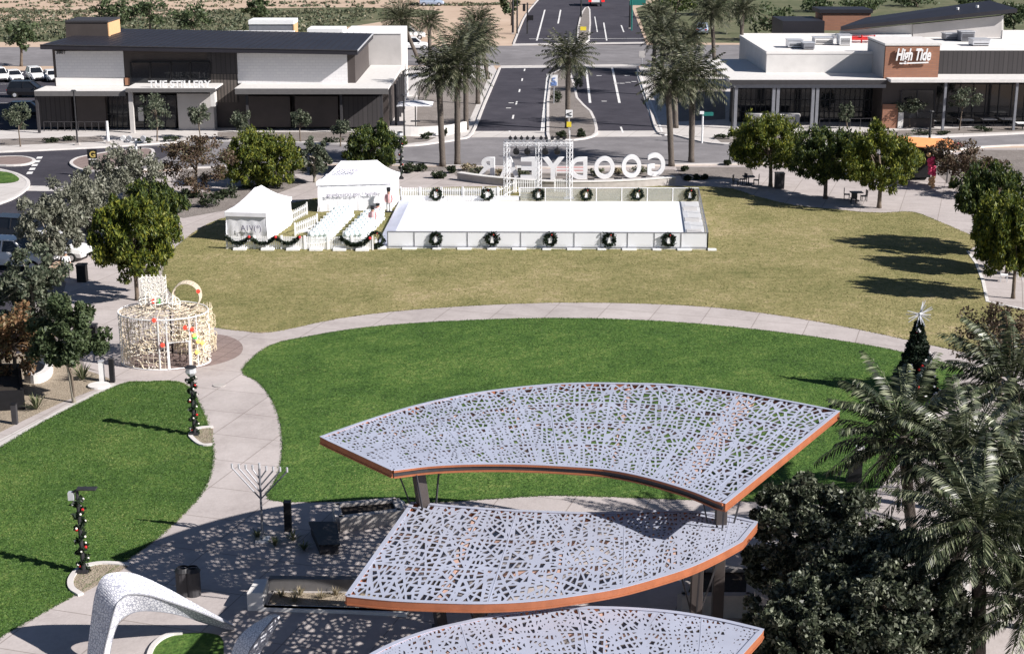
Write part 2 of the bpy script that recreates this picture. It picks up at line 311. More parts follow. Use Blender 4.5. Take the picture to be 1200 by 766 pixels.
def limb_mb(base, top, r0, tips, nb=6, r1=None, lean=0):
    mb = MB(); b = Vector(base); t = Vector(top); m = b.lerp(t, .5) + Vector((RR.uniform(-.1, .1), RR.uniform(-.1, .1), 0)) * (t - b).length * .4
    mb.tube([b - Vector((0, 0, .05)), b.lerp(m, .2), m, t], [r0 * 1.35, r0, r0 * .85, r0 * .55], 8)
    for q in tips[:nb]:
        q = Vector(q); f = b.lerp(t, RR.uniform(.55, .95)); k = f.lerp(q, .5) + Vector((0, 0, .12 * (q - f).length))
        mb.tube([f, k, q], [r0 * .5, r0 * .33, r0 * .12], 5)
    return mb
KINDS = {  # leaf material, trunk, leaf size, leaves per m3-ish factor, clumps, clump radius, stretch, up, hollow
    'ficus': ('ficus', 'bark', .11, 19000, 150, .2, 2.6, 1.6, .45), 'ficus_dark': ('ficus_dark', 'bark', .11, 19000, 150, .2, 2.6, 1.6, .45),
    'olive': ('olive', 'bark_pale', .13, 8000, 75, .22, 2.3, 1.1, .4), 'sage': ('sage', 'bark_pale', .12, 6000, 60, .2, 2., .4, .3),
    'brown': ('brown_leaf', 'bark', .13, 5000, 60, .22, 1.6, 0, .3), 'autumn': ('autumn', 'bark', .13, 3600, 46, .25, 1.6, 0, .35),
    'street': ('sage', 'bark', .13, 1500, 30, .27, 1.8, .2, .2), 'mesquite': ('mesquite', 'bark', .3, 1500, 34, .27, 1.6, 0, .35),
    'big': ('dark_leaf', 'bark', .15, 42000, 230, .15, 1.6, .3, .45), 'shrub': ('shrub', None, .14, 900, 18, .4, 1.6, .5, .3), 'far': ('mesquite', 'bark', .4, 700, 22, .33, 1.5, 0, .3)}
_seed = [100]
def tree(kind, name, label, cat, bx, by, cx, cy, rx, ry, group=None, f=1., trunk_r=.14, deep=1.0, mats=None, leaf=None, nb=7, tname='trunk'):
    lm, tm, ls, n, K, cr, stv, up, hol = KINDS[kind]; _seed[0] += 1
    b = G(bx, by); z = zat(b.y, cy); s = sc_at(b.y, z); c = Vector((xat(b.y, z, cx), b.y, z)); R_ = rx * s; Z_ = ry * s
    t = thing(name, label, cat, b, group)
    V, cc = crown_quads(c, R_, R_ * deep, Z_, int(n * f), leaf or ls, _seed[0], K, cr, stv, up, hollow=hol)
    V[:, 2] = np.maximum(V[:, 2], .03)
    me = quads_mesh('crown', V - np.array(b), mats or lm); o = bpy.data.objects.new('crown', me); C.objects.link(o); o.parent = t
    if tm:
        tips = [Vector(q) for q in cc]; RR.shuffle(tips)
        limb_mb(b, (c.x, c.y, c.z + Z_ * .1), trunk_r, tips, nb).build(tname, tm, t, smooth=True)
    return t
def shrub(label, px, py, w, h, name='shrub', cat='shrub', m='shrub', group=None, n=500):
    b = G(px, py); s = sc_at(b.y, .5); _seed[0] += 1; w *= s / 2; h *= s
    V, _ = crown_quads((0, 0, h * .5), w, w * .8, h * .55, n, .13, _seed[0], 16, .42, 1.7, .6, hollow=.2); V[:, 2] = np.maximum(V[:, 2], 0.02)
    o = bpy.data.objects.new(name, quads_mesh(name, V, m)); C.objects.link(o); o.location = b; return tag(o, label, cat, group)
def frond_quads(base, az, el, L_, nl, lw, ll, rng, droop=1.0):
    """a feather frond: curved rachis, leaflets on both sides drooping a little"""
    out = []; d = Vector((math.cos(az) * math.cos(el), math.sin(az) * math.cos(el), math.sin(el))); p = Vector(base); N = nl; step = L_ / N
    side = Vector((-math.sin(az), math.cos(az), 0)); prev = p.copy()
    for i in range(N):
        t = i / N; el2 = el - droop * (t ** 1.4) * 1.25; d = Vector((math.cos(az) * math.cos(el2), math.sin(az) * math.cos(el2), math.sin(el2))); prev = p.copy(); p = p + d * step
        up = side.cross(d); w = .035 * (1 - t) + .008
        out += [prev - side * w, prev + side * w, p + side * w, p - side * w]
        if t < .12: continue
        q = ll * (math.sin(PI * (.12 + .8 * t)) ** .6) * rng.uniform(.8, 1.1)
        for sg in (-1, 1):
            ld = (side * sg * .75 + d * .62 + up * rng.uniform(.0, .45) + Vector((0, 0, -.28))).normalized() * q; wv = d * lw * .5
            m_ = prev + ld * .55; out += [prev, m_ + wv, prev + ld + Vector((0, 0, -.1 * q)), m_ - wv]
    return out
def palm_crown_mesh(name, nf, L_, nl, lw, ll, m, seed, low=-.75, droop=1.0):
    rng = np.random.default_rng(seed); V = []
    for i in range(nf):
        u = (i + .5) / nf; el = 1.4 - (1.4 - low) * u ** .85; az = i * 2.39996 + rng.uniform(-.25, .25)
        V += frond_quads((.12 * math.cos(az), .12 * math.sin(az), .25 - .5 * u), az, el, L_ * rng.uniform(.85, 1.08), nl, lw, ll, rng, droop * rng.uniform(.7, 1.2))
    return quads_mesh(name, np.array([tuple(v) for v in V]), m)
def palm_trunk(mb, b, t, r):
    b = Vector(b); t = Vector(t); pts = [b.lerp(t, k / 14) for k in range(15)]
    rs = [r * (1.25 if k == 0 else 1.0) * (1 + .06 * (k % 2)) for k in range(12)] + [r * 1.25, r * 1.5, r * .8]
    return mb.tube(pts, rs, 10)
# ------------------------------------------------------------------ world, sun, view
SUN = Vector((1.38, -.62, 1.0)).normalized()
w = bpy.data.worlds.new('World'); scene.world = w; w.use_nodes = True; nt = w.node_tree
sky = nt.nodes.new('ShaderNodeTexSky'); sky.sky_type = 'NISHITA'; sky.sun_disc = False; sky.air_density = .6; sky.dust_density = .3
sky.sun_elevation = math.asin(SUN.z); sky.sun_rotation = math.atan2(SUN.x, SUN.y)
nt.links.new(sky.outputs[0], nt.nodes['Background'].inputs[0]); nt.nodes['Background'].inputs[1].default_value = .05
sd = bpy.data.lights.new('sun', 'SUN'); so = bpy.data.objects.new('sun', sd); C.objects.link(so)
sd.energy = 5.0; sd.angle = math.radians(.5); sd.color = (1, .95, .905); so.rotation_euler = (-SUN).to_track_quat('-Z', 'Y').to_euler(); so.location = (60, -40, 80)
vs = scene.view_settings; scene.display_settings.display_device = 'sRGB'; vs.view_transform = 'Standard'; vs.look = 'None'; vs.gamma = 1; vs.use_curve_mapping = False; vs.exposure = 0.7
scene.cycles.max_bounces = 6; scene.cycles.transparent_max_bounces = 12
# ------------------------------------------------------------------ ground sheets (each a few mm above the one below)
tag(MB().add([(-2500, -300, 0), (2500, -300, 0), (2500, 3500, 0), (-2500, 3500, 0)], [(0, 1, 2, 3)]).build('ground', 'dirt'), kind='structure')
sheet('scrub_ground', [(-900, 27), (60, 25), (260, 12), (420, 9), (520, 14), (470, 22), (400, 33), (330, 42), (250, 48), (-900, 50)], .006, 'scrub_ground', 4)
sheet('verge', [(760, 50), (1500, 54), (1700, 30), (1500, -12), (800, -10), (745, 10)], .006, 'scrub_ground')
sheet('far_street', [(-1600, 60), (588, 54), (770, 53), (2600, 50), (2600, 73), (760, 76), (588, 77), (-1600, 80)], .012, 'asphalt_grey')
sheet('far_boulevard', [(602, 53.5), (617, 17), (642, -12), (718, -12), (737, 0), (758, 53)], .010, 'asphalt_dark')
sheet('boulevard', [(556, 156), (587, 76.5), (748, 76), (772, 156)], .016, 'asphalt_dark')
sheet('parking_lot', [(-260, 83), (70, 83), (78, 152), (-260, 156)], .012, 'asphalt_dark')
sheet('sidewalk', [(-260, 153), (70, 151), (90, 118), (455, 112), (480, 78), (578, 77), (583, 84), (553, 157), (537, 164), (513, 168), (473, 172), (400, 170), (250, 166), (144, 172), (0, 179), (-260, 188)], .008, 'sidewalk')
sheet('sidewalk', [(747, 82), (752, 77), (870, 72), (1500, 66), (1500, 146), (1260, 152), (1200, 157), (1093, 162), (1000, 168), (900, 171), (835, 169), (790, 159), (771, 155)], .008, 'sidewalk')
sheet('street', [(-260, 187), (0, 178), (144, 171), (250, 165), (400, 169), (473, 171), (513, 167), (537, 163), (553, 156.5), (640, 155), (771, 154.5), (790, 158), (835, 168), (900, 170), (1000, 167), (1093, 161), (1200, 156), (1300, 148), (1300, 168), (1152, 172), (1060, 185), (900, 191), (790, 193), (640, 197), (473, 193), (330, 191), (250, 197), (140, 200), (100, 240), (60, 290), (-260, 330)], .013, 'asphalt_grey')
sheet('side_street', [(-300, 189), (-10, 180), (130, 174), (205, 172), (190, 186), (140, 203), (112, 232), (92, 262), (62, 300), (40, 345), (16, 440), (-60, 520), (-400, 600)], .018, 'asphalt_dark', 3)
sheet('park_paving', [(75, 330), (95, 262), (112, 235), (142, 204), (250, 198), (330, 193), (473, 195), (640, 198), (790, 195), (900, 193), (1060, 187), (1152, 174), (1330, 172), (1600, 400), (1900, 1300), (-700, 1300), (-400, 620), (-60, 530), (18, 445), (42, 350)], .022, 'paving')
sheet('crosswalk', [(557, 154), (771, 153.5), (776, 160.5), (552, 161.5)], .024, 'sidewalk')
sheet('crosswalk', [(585, 80), (749, 78), (751, 75.5), (587, 77)], .024, 'sidewalk')
sheet('crosswalk', [(600, 54), (757, 51.5), (756.5, 49.5), (601, 51.5)], .024, 'sidewalk')
sheet('crosswalk', [(36, 218), (112, 219), (106, 225), (30, 224)], .026, 'sidewalk')
# lawns
sheet('lawn', [(262, 256), (310, 246), (370, 233), (470, 222), (600, 219), (829, 219), (880, 229), (925, 240), (990, 247), (1008, 249), (1035, 250), (1070, 249), (1100, 260), (1128, 272), (1150, 283), (1134, 295), (1144, 309), (1152, 330), (1157, 354), (1200, 364), (1260, 372), (1300, 420), (1180, 420), (1120, 411), (1000, 385), (900, 368), (800, 358), (650, 355), (500, 362), (400, 373), (322, 389), (285, 388), (250, 383), (225, 370), (203, 348), (192, 325), (194, 310), (207, 290), (232, 270)], .034, 'lawn_dry', 3)
sheet('lawn', [(315, 406), (365, 394), (430, 384), (520, 377), (650, 373), (780, 377), (900, 388), (1000, 402), (1070, 416), (1128, 434), (1112, 455), (1075, 510), (1030, 572), (985, 590), (880, 588), (780, 585), (700, 582), (640, 581), (560, 586), (480, 590), (400, 588), (316, 586), (327, 555), (331, 515), (322, 475), (303, 448), (284, 434)], .034, 'lawn_green', 3)
sheet('lawn', [(-160, 640), (-60, 560), (0, 525), (60, 490), (138, 452), (170, 448), (207, 448), (226, 460), (244, 498), (250, 535), (241, 570), (217, 600), (185, 630), (150, 655), (100, 690), (0, 747), (-100, 810), (-220, 800)], .034, 'lawn_green', 3)
sheet('lawn', [(186, 752), (200, 745), (240, 742), (262, 752), (250, 800), (190, 800), (178, 770)], .036, 'lawn_green', 3)
kerb('kerb', [(170, 800), (176, 766), (186, 752), (200, 745), (214, 743)], .16, .12)
# real grass tufts standing on the lawns: they roughen the surface and the edges
def tufts(name, label, polys, n, h, w_, m, seed):
    rng = np.random.default_rng(seed); out = []
    for pl in polys:
        a = np.array([(p.x, p.y) for p in pl]); lo, hi = a.min(0), a.max(0); q = rng.uniform(lo, hi, (n, 2)); ins = np.zeros(n, bool); x0, y0 = a[:, 0], a[:, 1]; x1, y1 = np.roll(x0, -1), np.roll(y0, -1)
        for k in range(len(a)):
            c_ = ((y0[k] > q[:, 1]) != (y1[k] > q[:, 1])); xi = x0[k] + (q[:, 1] - y0[k]) * (x1[k] - x0[k]) / ((y1[k] - y0[k]) or 1e-9); ins ^= c_ & (q[:, 0] < xi)
        q = q[ins]; e = rng.integers(0, len(a), n // 14); t = rng.random((len(e), 1)); b = np.roll(a, -1, 0); ed = a[e] + (b[e] - a[e]) * t + rng.normal(size=(len(e), 2)) * .05
        out.append(np.concatenate([q, ed]))
    q = np.concatenate(out); k = len(q); az = rng.uniform(0, 6.28, k); ln = rng.uniform(.2, 1.4, k); hh = h * rng.uniform(.4, 1.3, k); ww = w_ * rng.uniform(.5, 1.5, k)
    d = np.stack([np.cos(az), np.sin(az)], 1); s_ = np.stack([-d[:, 1], d[:, 0]], 1) * ww[:, None]; z = np.full((k, 1), .035)
    A_ = np.concatenate([q - s_, z], 1); B2 = np.concatenate([q + s_, z], 1); T1 = np.concatenate([q + s_ * .7 + d * (hh * ln)[:, None], z + hh[:, None]], 1); T2 = np.concatenate([q - s_ * .6 + d * (hh * ln)[:, None], z + hh[:, None]], 1)
    o = bpy.data.objects.new(name, quads_mesh(name, np.stack([A_, B2, T1, T2], 1).reshape(-1, 3), m)); C.objects.link(o); tag(o, label, 'grass', kind='stuff')
leaf_mat('blade', [(.035, .07, .02), (.068, .135, .032), (.11, .19, .046), (.24, .28, .09)], trans=.3, rough=.6, patch=(.2, 2.2, .55)); leaf_mat('blade_dry', [(.15, .175, .06), (.235, .235, .09), (.31, .285, .125), (.46, .375, .23)], trans=.3, rough=.7, patch=(.1, 2.8, .42))
lw = {n_: [[o.matrix_world @ v.co for v in o.data.vertices] for o in C.objects if o.name.startswith('lawn') and o.data.materials[0].name == n_ and o.location.z == 0] for n_ in ('lawn_green', 'lawn_dry')}
tufts('grass', 'short green turf grass of the near lawns', lw['lawn_green'][:2], 150000, .022, .02, 'blade', 1); tufts('dry_grass', 'dormant tan turf grass of the far lawn', lw['lawn_dry'][:1], 130000, .022, .035, 'blade_dry', 2)
# planting beds
sheet('gravel_bed', [(-20, 520), (0, 507), (70, 473), (128, 449), (118, 440), (98, 432), (85, 415), (40, 410), (-30, 440)], .03, 'gravel', 3)
sheet('path', [(-60, 545), (0, 515), (70, 480), (133, 449.5), (139, 452), (60, 490), (0, 526), (-60, 560)], .033, 'sidewalk')
sheet('gravel_bed', [(226, 511), (238, 502), (250, 503), (249, 521), (236, 521)], .05, 'gravel')
kerb('kerb', [(249, 522), (236, 522), (225, 514), (224, 509), (232, 503), (250, 501)], .2, .1)
sheet('gravel_bed', [(84, 690), (84, 678), (96, 667), (120, 662), (150, 664), (126, 680), (95, 697)], .05, 'gravel')
kerb('kerb', [(95, 698), (84, 690), (84, 678), (96, 666), (120, 661), (152, 663)], .22, .1)
sheet('pink_paving', [(147, 413), (170, 397), (215, 390), (262, 393), (283, 403), (280, 417), (250, 428), (200, 434), (160, 430)], .03, 'pink_paving', 4)
sheet('gravel_bed', [(215, 196), (330, 194), (473, 195), (525, 196), (522, 201), (400, 202), (330, 205), (250, 210), (205, 212)], .028, 'gravel_grey')
sheet('gravel_bed', [(190, 232), (262, 222), (345, 206), (360, 214), (280, 244), (215, 256), (190, 250)], .028, 'gravel_grey')
sheet('gravel_bed', [(528, 199), (640, 203), (790, 199), (800, 206), (690, 217), (620, 216), (535, 207)], .028, 'gravel_grey')
sheet('gravel_bed', [(792, 196), (880, 196), (884, 209), (800, 212)], .028, 'gravel_grey')
sheet('gravel_bed', [(490, 100), (572, 92), (546, 150), (488, 158)], .016, 'gravel_grey')
sheet('gravel_bed', [(762, 92), (850, 102), (850, 140), (790, 143)], .016, 'gravel_grey')
sheet('gravel_bed', [(0, 163), (118, 160), (122, 166), (0, 171)], .016, 'gravel_grey')
sheet('gravel_bed', [(255, 155), (455, 155), (472, 160), (512, 161), (500, 166), (470, 169), (400, 167), (255, 163)], .016, 'gravel_grey')
sheet('gravel_bed', [(835, 160), (900, 160), (1080, 152), (1200, 147), (1200, 154), (1093, 158), (1000, 164), (900, 168), (845, 167)], .016, 'gravel_grey')
sheet('gravel_bed', [(1080, 190), (1150, 176), (1290, 176), (1290, 235), (1190, 225), (1120, 222)], .028, 'gravel_grey')
sheet('gravel_bed', [(118, 436), (100, 430), (88, 400), (70, 360), (78, 330), (60, 330), (30, 400), (40, 420)], .026, 'gravel_grey')
# medians and islands: raised, with a kerb
def island(px, m, h=.15, smooth=4):
    sheet('median', px, h, m, smooth, thick=1)
    pts = smooth_closed([G(x, y) for x, y in px], smooth); pts.append(pts[0])
    tag(strip(MB(), pts, .3, 0.002, h + .02).build('kerb', 'kerb'), kind='structure')
island([(642, 158), (646, 88), (668, 87), (676, 116), (692, 132), (699, 152), (694, 161), (672, 165), (650, 164)], 'gravel_grey', smooth=2)
island([(677, 48), (680, 22), (686, 10), (691, 12), (690, 48)], 'gravel_grey', smooth=2)
island([(-30, 191), (-10, 186), (25, 185), (40, 189), (30, 194), (0, 195)], 'pink_paving')
island([(84, 194), (88, 188), (102, 184), (140, 178), (176, 176), (174, 186), (130, 200), (100, 201)], 'pink_paving')
island([(-20, 201), (12, 203), (30, 211), (33, 218), (24, 228), (4, 238), (-30, 244)], 'sidewalk')
sheet('lawn', [(-20, 203), (8, 204), (20, 209), (22, 214), (8, 217), (-20, 216)], .19, 'lawn_green', 3)
for k in ([(-260, 188), (0, 179), (144, 172), (250, 166), (400, 170), (473, 172), (513, 168), (537, 164), (553, 157), (568, 122), (586, 80)], [(747, 82), (760, 120), (771, 155), (790, 159), (835, 169), (900, 171), (1000, 168), (1093, 162), (1200, 157), (1290, 149)],
          [(330, 192), (473, 194), (640, 197), (790, 194), (900, 192), (1060, 186), (1152, 173), (1290, 169)], [(62, 300), (95, 258), (115, 230), (142, 203), (250, 197), (330, 192)], [(602, 52), (617, 17), (640, -10)]):
    kerb('kerb', k, .3, .15)
kerb('kerb', [(1134, 295), (1144, 309), (1152, 330), (1157, 354), (1210, 365)], .2, .06, 'concrete_white', 1)
kerb('kerb', [(303, 714), (400, 717), (478, 721)], .3, .14, 'concrete_white')
# painted markings
mk = MB()
def line(x0, y0, x1, y1, w=.14, dash=0, gap=0):
    a, b = G(x0, y0), G(x1, y1); L_ = (b - a).length; t = (b - a) / L_
    if not dash: strip(mk, [a, b], w, .028, .03); return
    q = 0
    while q < L_: strip(mk, [a + t * q, a + t * min(L_, q + dash)], w, .028, .03); q += dash + gap
line(615, 81, 597, 155, .2, 3, 9); line(637, 154, 643.5, 87, .2); line(634.5, 154, 641.5, 87, .2)
line(687, 81, 691.5, 121, .3); line(717.5, 80, 726, 121, .3); line(727.5, 149, 730, 156, .2)
line(746, 84, 769, 155, .3); line(749, 84, 776, 155, .25)
line(588, 80, 640, 79.5, .4); line(676, 79.5, 746, 79, .4)
line(638.5, 12, 629, 48, .3); line(657, 12, 654, 28, .3); line(707.5, 27, 711, 48, .25); line(728, 30, 731, 38, .25); line(697, 20, 700, 38, .2); line(620, 46, 756, 45.5, .4)
line(47, 184, 33, 206, .5, 1.2, .9)
for x, y in ((599, 121), (596, 127), (702, 89), (735, 89), (708, 119), (722, 98), (729, 98), (736, 97), (743, 96)): strip(mk, [G(x - 3, y), G(x + 3, y)], .45, .028, .03)
for y in (92, 100, 110, 122): line(-40, y, 10, y - 1, .12)
tag(mk.build('road_markings', 'mark'), kind='structure')
# far low scrub that nobody could count, and the rows of weeds on the bare field
V = []
for k in range(2000):
    x, y = RR.uniform(-120, 480), RR.uniform(12, 48)
    if x > 330 and y > 44 - (x - 330) * .2: continue
    g = G(x, y); q, _ = crown_quads((g.x, g.y, .25), RR.uniform(.6, 1.7), RR.uniform(.6, 1.5), RR.uniform(.2, .5), 14, .38, k, 4, .5, 1.5, 0, hollow=.1); V.append(q)
for k in range(260):
    row = RR.choice([(0, 470, 4), (0, 420, 8), (0, 300, 1), (0, 200, 15), (480, 600, 6)]); x = RR.uniform(row[0], row[1]); g = G(x, row[2] + RR.uniform(-1, 1.5))
    q, _ = crown_quads((g.x, g.y, .2), RR.uniform(1, 3), 1., .35, 12, .45, k, 5, .5, 1.5, 0, hollow=.1); V.append(q)
o = bpy.data.objects.new('desert_scrub', quads_mesh('desert_scrub', np.concatenate(V), 'scrub_leaf')); C.objects.link(o); tag(o, 'low grey green desert scrub on the open field', 'scrub', kind='stuff')
# ------------------------------------------------------------------ perforated shade canopies
def convex_split(poly, p, n):
    A, B = [], []; m = len(poly)
    for i in range(m):
        a, b = poly[i], poly[(i + 1) % m]; da = (a[0] - p[0]) * n[0] + (a[1] - p[1]) * n[1]; db = (b[0] - p[0]) * n[0] + (b[1] - p[1]) * n[1]
        (A if da >= 0 else B).append(a)
        if da * db < 0:
            t = da / (da - db); q = (a[0] + (b[0] - a[0]) * t, a[1] + (b[1] - a[1]) * t); A.append(q); B.append(q)
    return [x for x in (A, B) if len(x) > 2]
def perforate(mb, fn, w, h, N, rnd, bar=.028, border=.07):
    """one sheet panel w x h metres; fn maps (u,v) in 0..1 to space; random straight cuts make the holes"""
    cells = [[(0, 0), (w, 0), (w, h), (0, h)]]
    for k in range(5):
        p = (w * rnd.uniform(.08, .92), h * (k + rnd.random()) / 5); a = rnd.choice([rnd.uniform(-.5, .5), rnd.uniform(.6, 1.2), rnd.uniform(-1.2, -.6), rnd.uniform(1.35, 1.8)]); n = (-math.sin(a), math.cos(a))
        cells = [q for c in cells for q in convex_split(c, p, n)]
    area = lambda c: abs(sum(c[i][0] * c[(i + 1) % len(c)][1] - c[(i + 1) % len(c)][0] * c[i][1] for i in range(len(c)))) / 2
    lim = w * h / (N * 3.2); done = []
    while cells:
        c = cells.pop()
        if area(c) < lim * rnd.uniform(.8, 1.7): done.append(c); continue
        m = len(c); L_ = [(math.hypot(c[(i + 1) % m][0] - c[i][0], c[(i + 1) % m][1] - c[i][1]), i) for i in range(m)]; _, i = max(L_)
        a = math.atan2(c[(i + 1) % m][1] - c[i][1], c[(i + 1) % m][0] - c[i][0]) + rnd.uniform(-.5, .5); p = (sum(x for x, _ in c) / m, sum(y for _, y in c) / m)
        q = convex_split(c, p, (math.cos(a), math.sin(a)))
        if len(q) < 2: done.append(c)
        else: cells += q
    cells = done
    for c in cells:
        A = abs(sum(c[i][0] * c[(i + 1) % len(c)][1] - c[(i + 1) % len(c)][0] * c[i][1] for i in range(len(c)))) / 2
        m = len(c); cx = sum(x for x, _ in c) / m; cy = sum(y for _, y in c) / m; rin = 9; edge = False
        for i in range(m):
            a, b = c[i], c[(i + 1) % m]; l = math.hypot(b[0] - a[0], b[1] - a[1])
            if l > 1e-6: rin = min(rin, abs((b[0] - a[0]) * (a[1] - cy) - (a[0] - cx) * (b[1] - a[1])) / l)
        k = 1 - (bar + (.008 if min(x for x, _ in c) < .01 or max(x for x, _ in c) > w - .01 else 0)) / max(rin, 1e-6)
        out = [fn(x / w, y / h) for x, y in c]
        if A < .006 or k < .15: mb.add(out, [tuple(range(m))]); continue
        inn = [fn((cx + (x - cx) * k) / w, (cy + (y - cy) * k) / h) for x, y in c]
        mb.add(out + inn, [(i, (i + 1) % m, m + (i + 1) % m, m + i) for i in range(m)])
        low = [p - Vector((0, 0, .035)) for p in inn]; mb.add(inn + low, [(i, m + i, m + (i + 1) % m, (i + 1) % m) for i in range(m)], 1)  # hole sides coloured dark bronze so the openings look shaded
def polyline(px, z):
    p = [G(x, y, z) for x, y in px]; s = [0]
    for a, b in zip(p, p[1:]): s.append(s[-1] + (b - a).length)
    def at(t):
        q = max(0, min(1, t)) * s[-1]
        for i in range(len(p) - 1):
            if q <= s[i + 1] + 1e-9: return p[i].lerp(p[i + 1], (q - s[i]) / (s[i + 1] - s[i]))
        return p[-1].copy()
    pts = smooth_open([at(i / 10) for i in range(11)], 4)
    def sm(t):
        q = max(0, min(.99999, t)) * (len(pts) - 1); i = int(q); return pts[i].lerp(pts[i + 1], q - i)
    return sm, s[-1]
def canopy(label, near, far, z, cols, rows, ribs, posts, seed, N=9, dep=.2, rib_m='copper_pale', web=None):
    rnd = random.Random(seed); Nf, ln = polyline(near, z); Ff, lf = polyline(far, z)
    S = lambda s, t: Nf(s).lerp(Ff(s), t)
    ctr = S(.5, .5); t = thing('shade_canopy', label, 'canopy', (ctr.x, ctr.y, 0))
    mb = MB()
    for i in range(cols):
        for j in range(rows):
            w_ = (S((i + 1) / cols, (j + .5) / rows) - S(i / cols, (j + .5) / rows)).length; h_ = (S((i + .5) / cols, (j + 1) / rows) - S((i + .5) / cols, j / rows)).length
            fn = lambda u, v, i=i, j=j: S((i + u) / cols, (j + v) / rows)
            perforate(mb, fn, w_, h_ * .55, N, rnd)
    for i in range(4, cols, 4):
        a = [S(i / cols, k / 6) for k in range(7)]; strip(MB(), a, .02, z + .003, z + .008).build('panel_seam', 'panel_metal', t)
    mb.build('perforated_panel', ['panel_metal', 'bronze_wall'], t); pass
    # fascia all round, a real beam with a lip
    lp = [S(k / 40, 0) for k in range(41)] + [S(1, k / 8) for k in range(1, 9)] + [S(1 - k / 40, 1) for k in range(1, 41)] + [S(0, 1 - k / 8) for k in range(1, 9)]
    fb_ = MB(); strip(fb_, lp[40:] + lp[:1] if web else lp, .12, z - dep, z + .015); strip(fb_, lp, .17, z - dep - .05, z - dep - .002); fb_.build('fascia', 'copper', t)
    if web: wb = MB(); strip(wb, lp[:41], .06, z - dep + .002, z - .062); wb.build('fascia_web', web, t); wb = MB(); strip(wb, lp[:41], .14, z - .06, z + .015); wb.build('fascia_lip', 'copper', t)  # charcoal colour gives the web the shade of a recess below the lip
    cp = MB(); strip(cp, lp, .15, z + .017, z + .03); cp.build('edge_cap', 'panel_metal', t)
    rb = MB()
    for s_, wd in ribs:
        a = [S(s_, .02), S(s_, .98)]; strip(rb, a, wd, z - .26, z - .03)
    for tt in [(k + 1) / (rows + 0.0) for k in range(rows - 1)]:
        strip(rb, [S(k / 30, tt) for k in range(31)], .1, z - .2, z - .035)
    rb.build('roof_beam', rib_m, t)
    for (s_, t_, gx, gy) in posts:
        top = S(s_, t_); b = G(gx, gy) if gx is not None else Vector((top.x, top.y, 0)); top = Vector((top.x, top.y, z - .2))
        p = MB().bar(b, top, .36, .36).build('post', 'bronze_wall', t, bevel=.02); br = MB(); m = b.lerp(top, .45)
        for dx, dy in ((-.7, 0), (.7, 0), (0, .7), (0, -.7)): br.bar(m, top + Vector((dx, dy, 0)), .05)
        br.build('brace', 'charcoal', p); MB().obox((b.x, b.y, 0.022), .7, .7, .05).build('base_plate', 'charcoal', p)
    return t
canopy('largest perforated metal canopy, its near edge curving inward, over the green lawn edge', [(461, 551), (490, 547), (524, 544), (604, 543), (700, 548), (762, 559), (817, 577), (848, 590)],
       [(377, 512), (466, 481), (562, 459), (645, 451), (680, 449), (760, 450), (817, 453), (900, 466), (982, 482)], 6.2, 17, 4, [(.13, .3), (.4, .12), (.62, .12), (.83, .75)], [(.09, .1, 518, 738), (.93, .16, None, None)], 11, 8, web='charcoal')
canopy('middle perforated canopy with long orange fascia, below the largest one', [(407, 698), (440, 702), (490, 705), (560, 707), (640, 703), (740, 686), (820, 660), (868, 634)],
       [(484, 589), (535, 594), (590, 598), (700, 602), (760, 599), (830, 600), (886, 612)], 4.7, 13, 3, [(.2, .22), (.45, .12), (.75, .3)], [(.83, .3, None, None), (.25, .45, None, None)], 12, 8)
canopy('nearest perforated canopy, cut off by the bottom edge of the view', [(430, 800), (500, 802), (600, 803), (720, 800), (800, 792), (866, 768)],
       [(420, 776), (436, 764), (500, 740), (580, 721), (660, 711), (760, 714), (820, 721), (893, 738)], 4.2, 14, 3, [(.2, .12), (.4, .2), (.62, .12)], [(.5, .5, None, None)], 13, 7)
# ------------------------------------------------------------------ white tiled arches
def arch(label, rows, base):
    """rows: outer edge, crease and inner edge in the photo plus the ground distance of that section; a creased hollow ribbon"""
    t = thing('tiled_arch', label, 'sculpture', base)
    sec = [(P(*o, d + .45), P(*c_, d - .35), P(*i_, d + .2)) for o, c_, i_, d in rows]; sm = [smooth_open([q[k] for q in sec], 7) for k in range(3)]; n = len(sm[0]); mb = MB()
    bk = []
    for k in range(n):
        o, c_, i_ = sm[0][k], sm[1][k], sm[2][k]; bk.append(o.lerp(i_, .5) + (o.lerp(i_, .5) - c_) * .45)
    vs_ = [v for k in range(n) for v in (sm[0][k], sm[1][k], sm[2][k], bk[k])]
    mb.add(vs_, [(k * 4 + j, k * 4 + (j + 1) % 4, k * 4 + 4 + (j + 1) % 4, k * 4 + 4 + j) for k in range(n - 1) for j in range(4)] + [(0, 1, 2, 3), tuple((n - 1) * 4 + j for j in range(4))])
    mb.build('tiled_shell', 'mosaic', t)
    for k, r in ((1, .028), (2, .02)): MB().tube(sm[k], r, 5).build('edge_trim', 'grey_metal', t)
    return t
Z6 = lambda x, y: (90 + x / 4.8, 650 + y / 4.8)
rows = [((50, 720), (135, 720), (168, 720), 44.5), ((58, 560), (150, 560), (185, 560), 44.6), ((75, 400), (180, 430), (207, 450), 44.8), ((103, 215), (213, 305), (240, 372), 45.0), ((150, 118), (245, 255), (300, 330), 45.2), ((245, 95), (300, 221), (375, 313), 45.4), ((345, 110), (400, 226), (490, 320), 45.7), ((500, 180), (520, 262), (600, 343), 46.1), ((700, 290), (700, 325), (740, 388), 46.7), ((880, 388), (882, 400), (890, 430), 47.3)]
arch('tall white mosaic arch bent like a boomerang at the lower left', [(Z6(*a), Z6(*b), Z6(*c_), d) for a, b, c_, d in rows], G(108, 800))
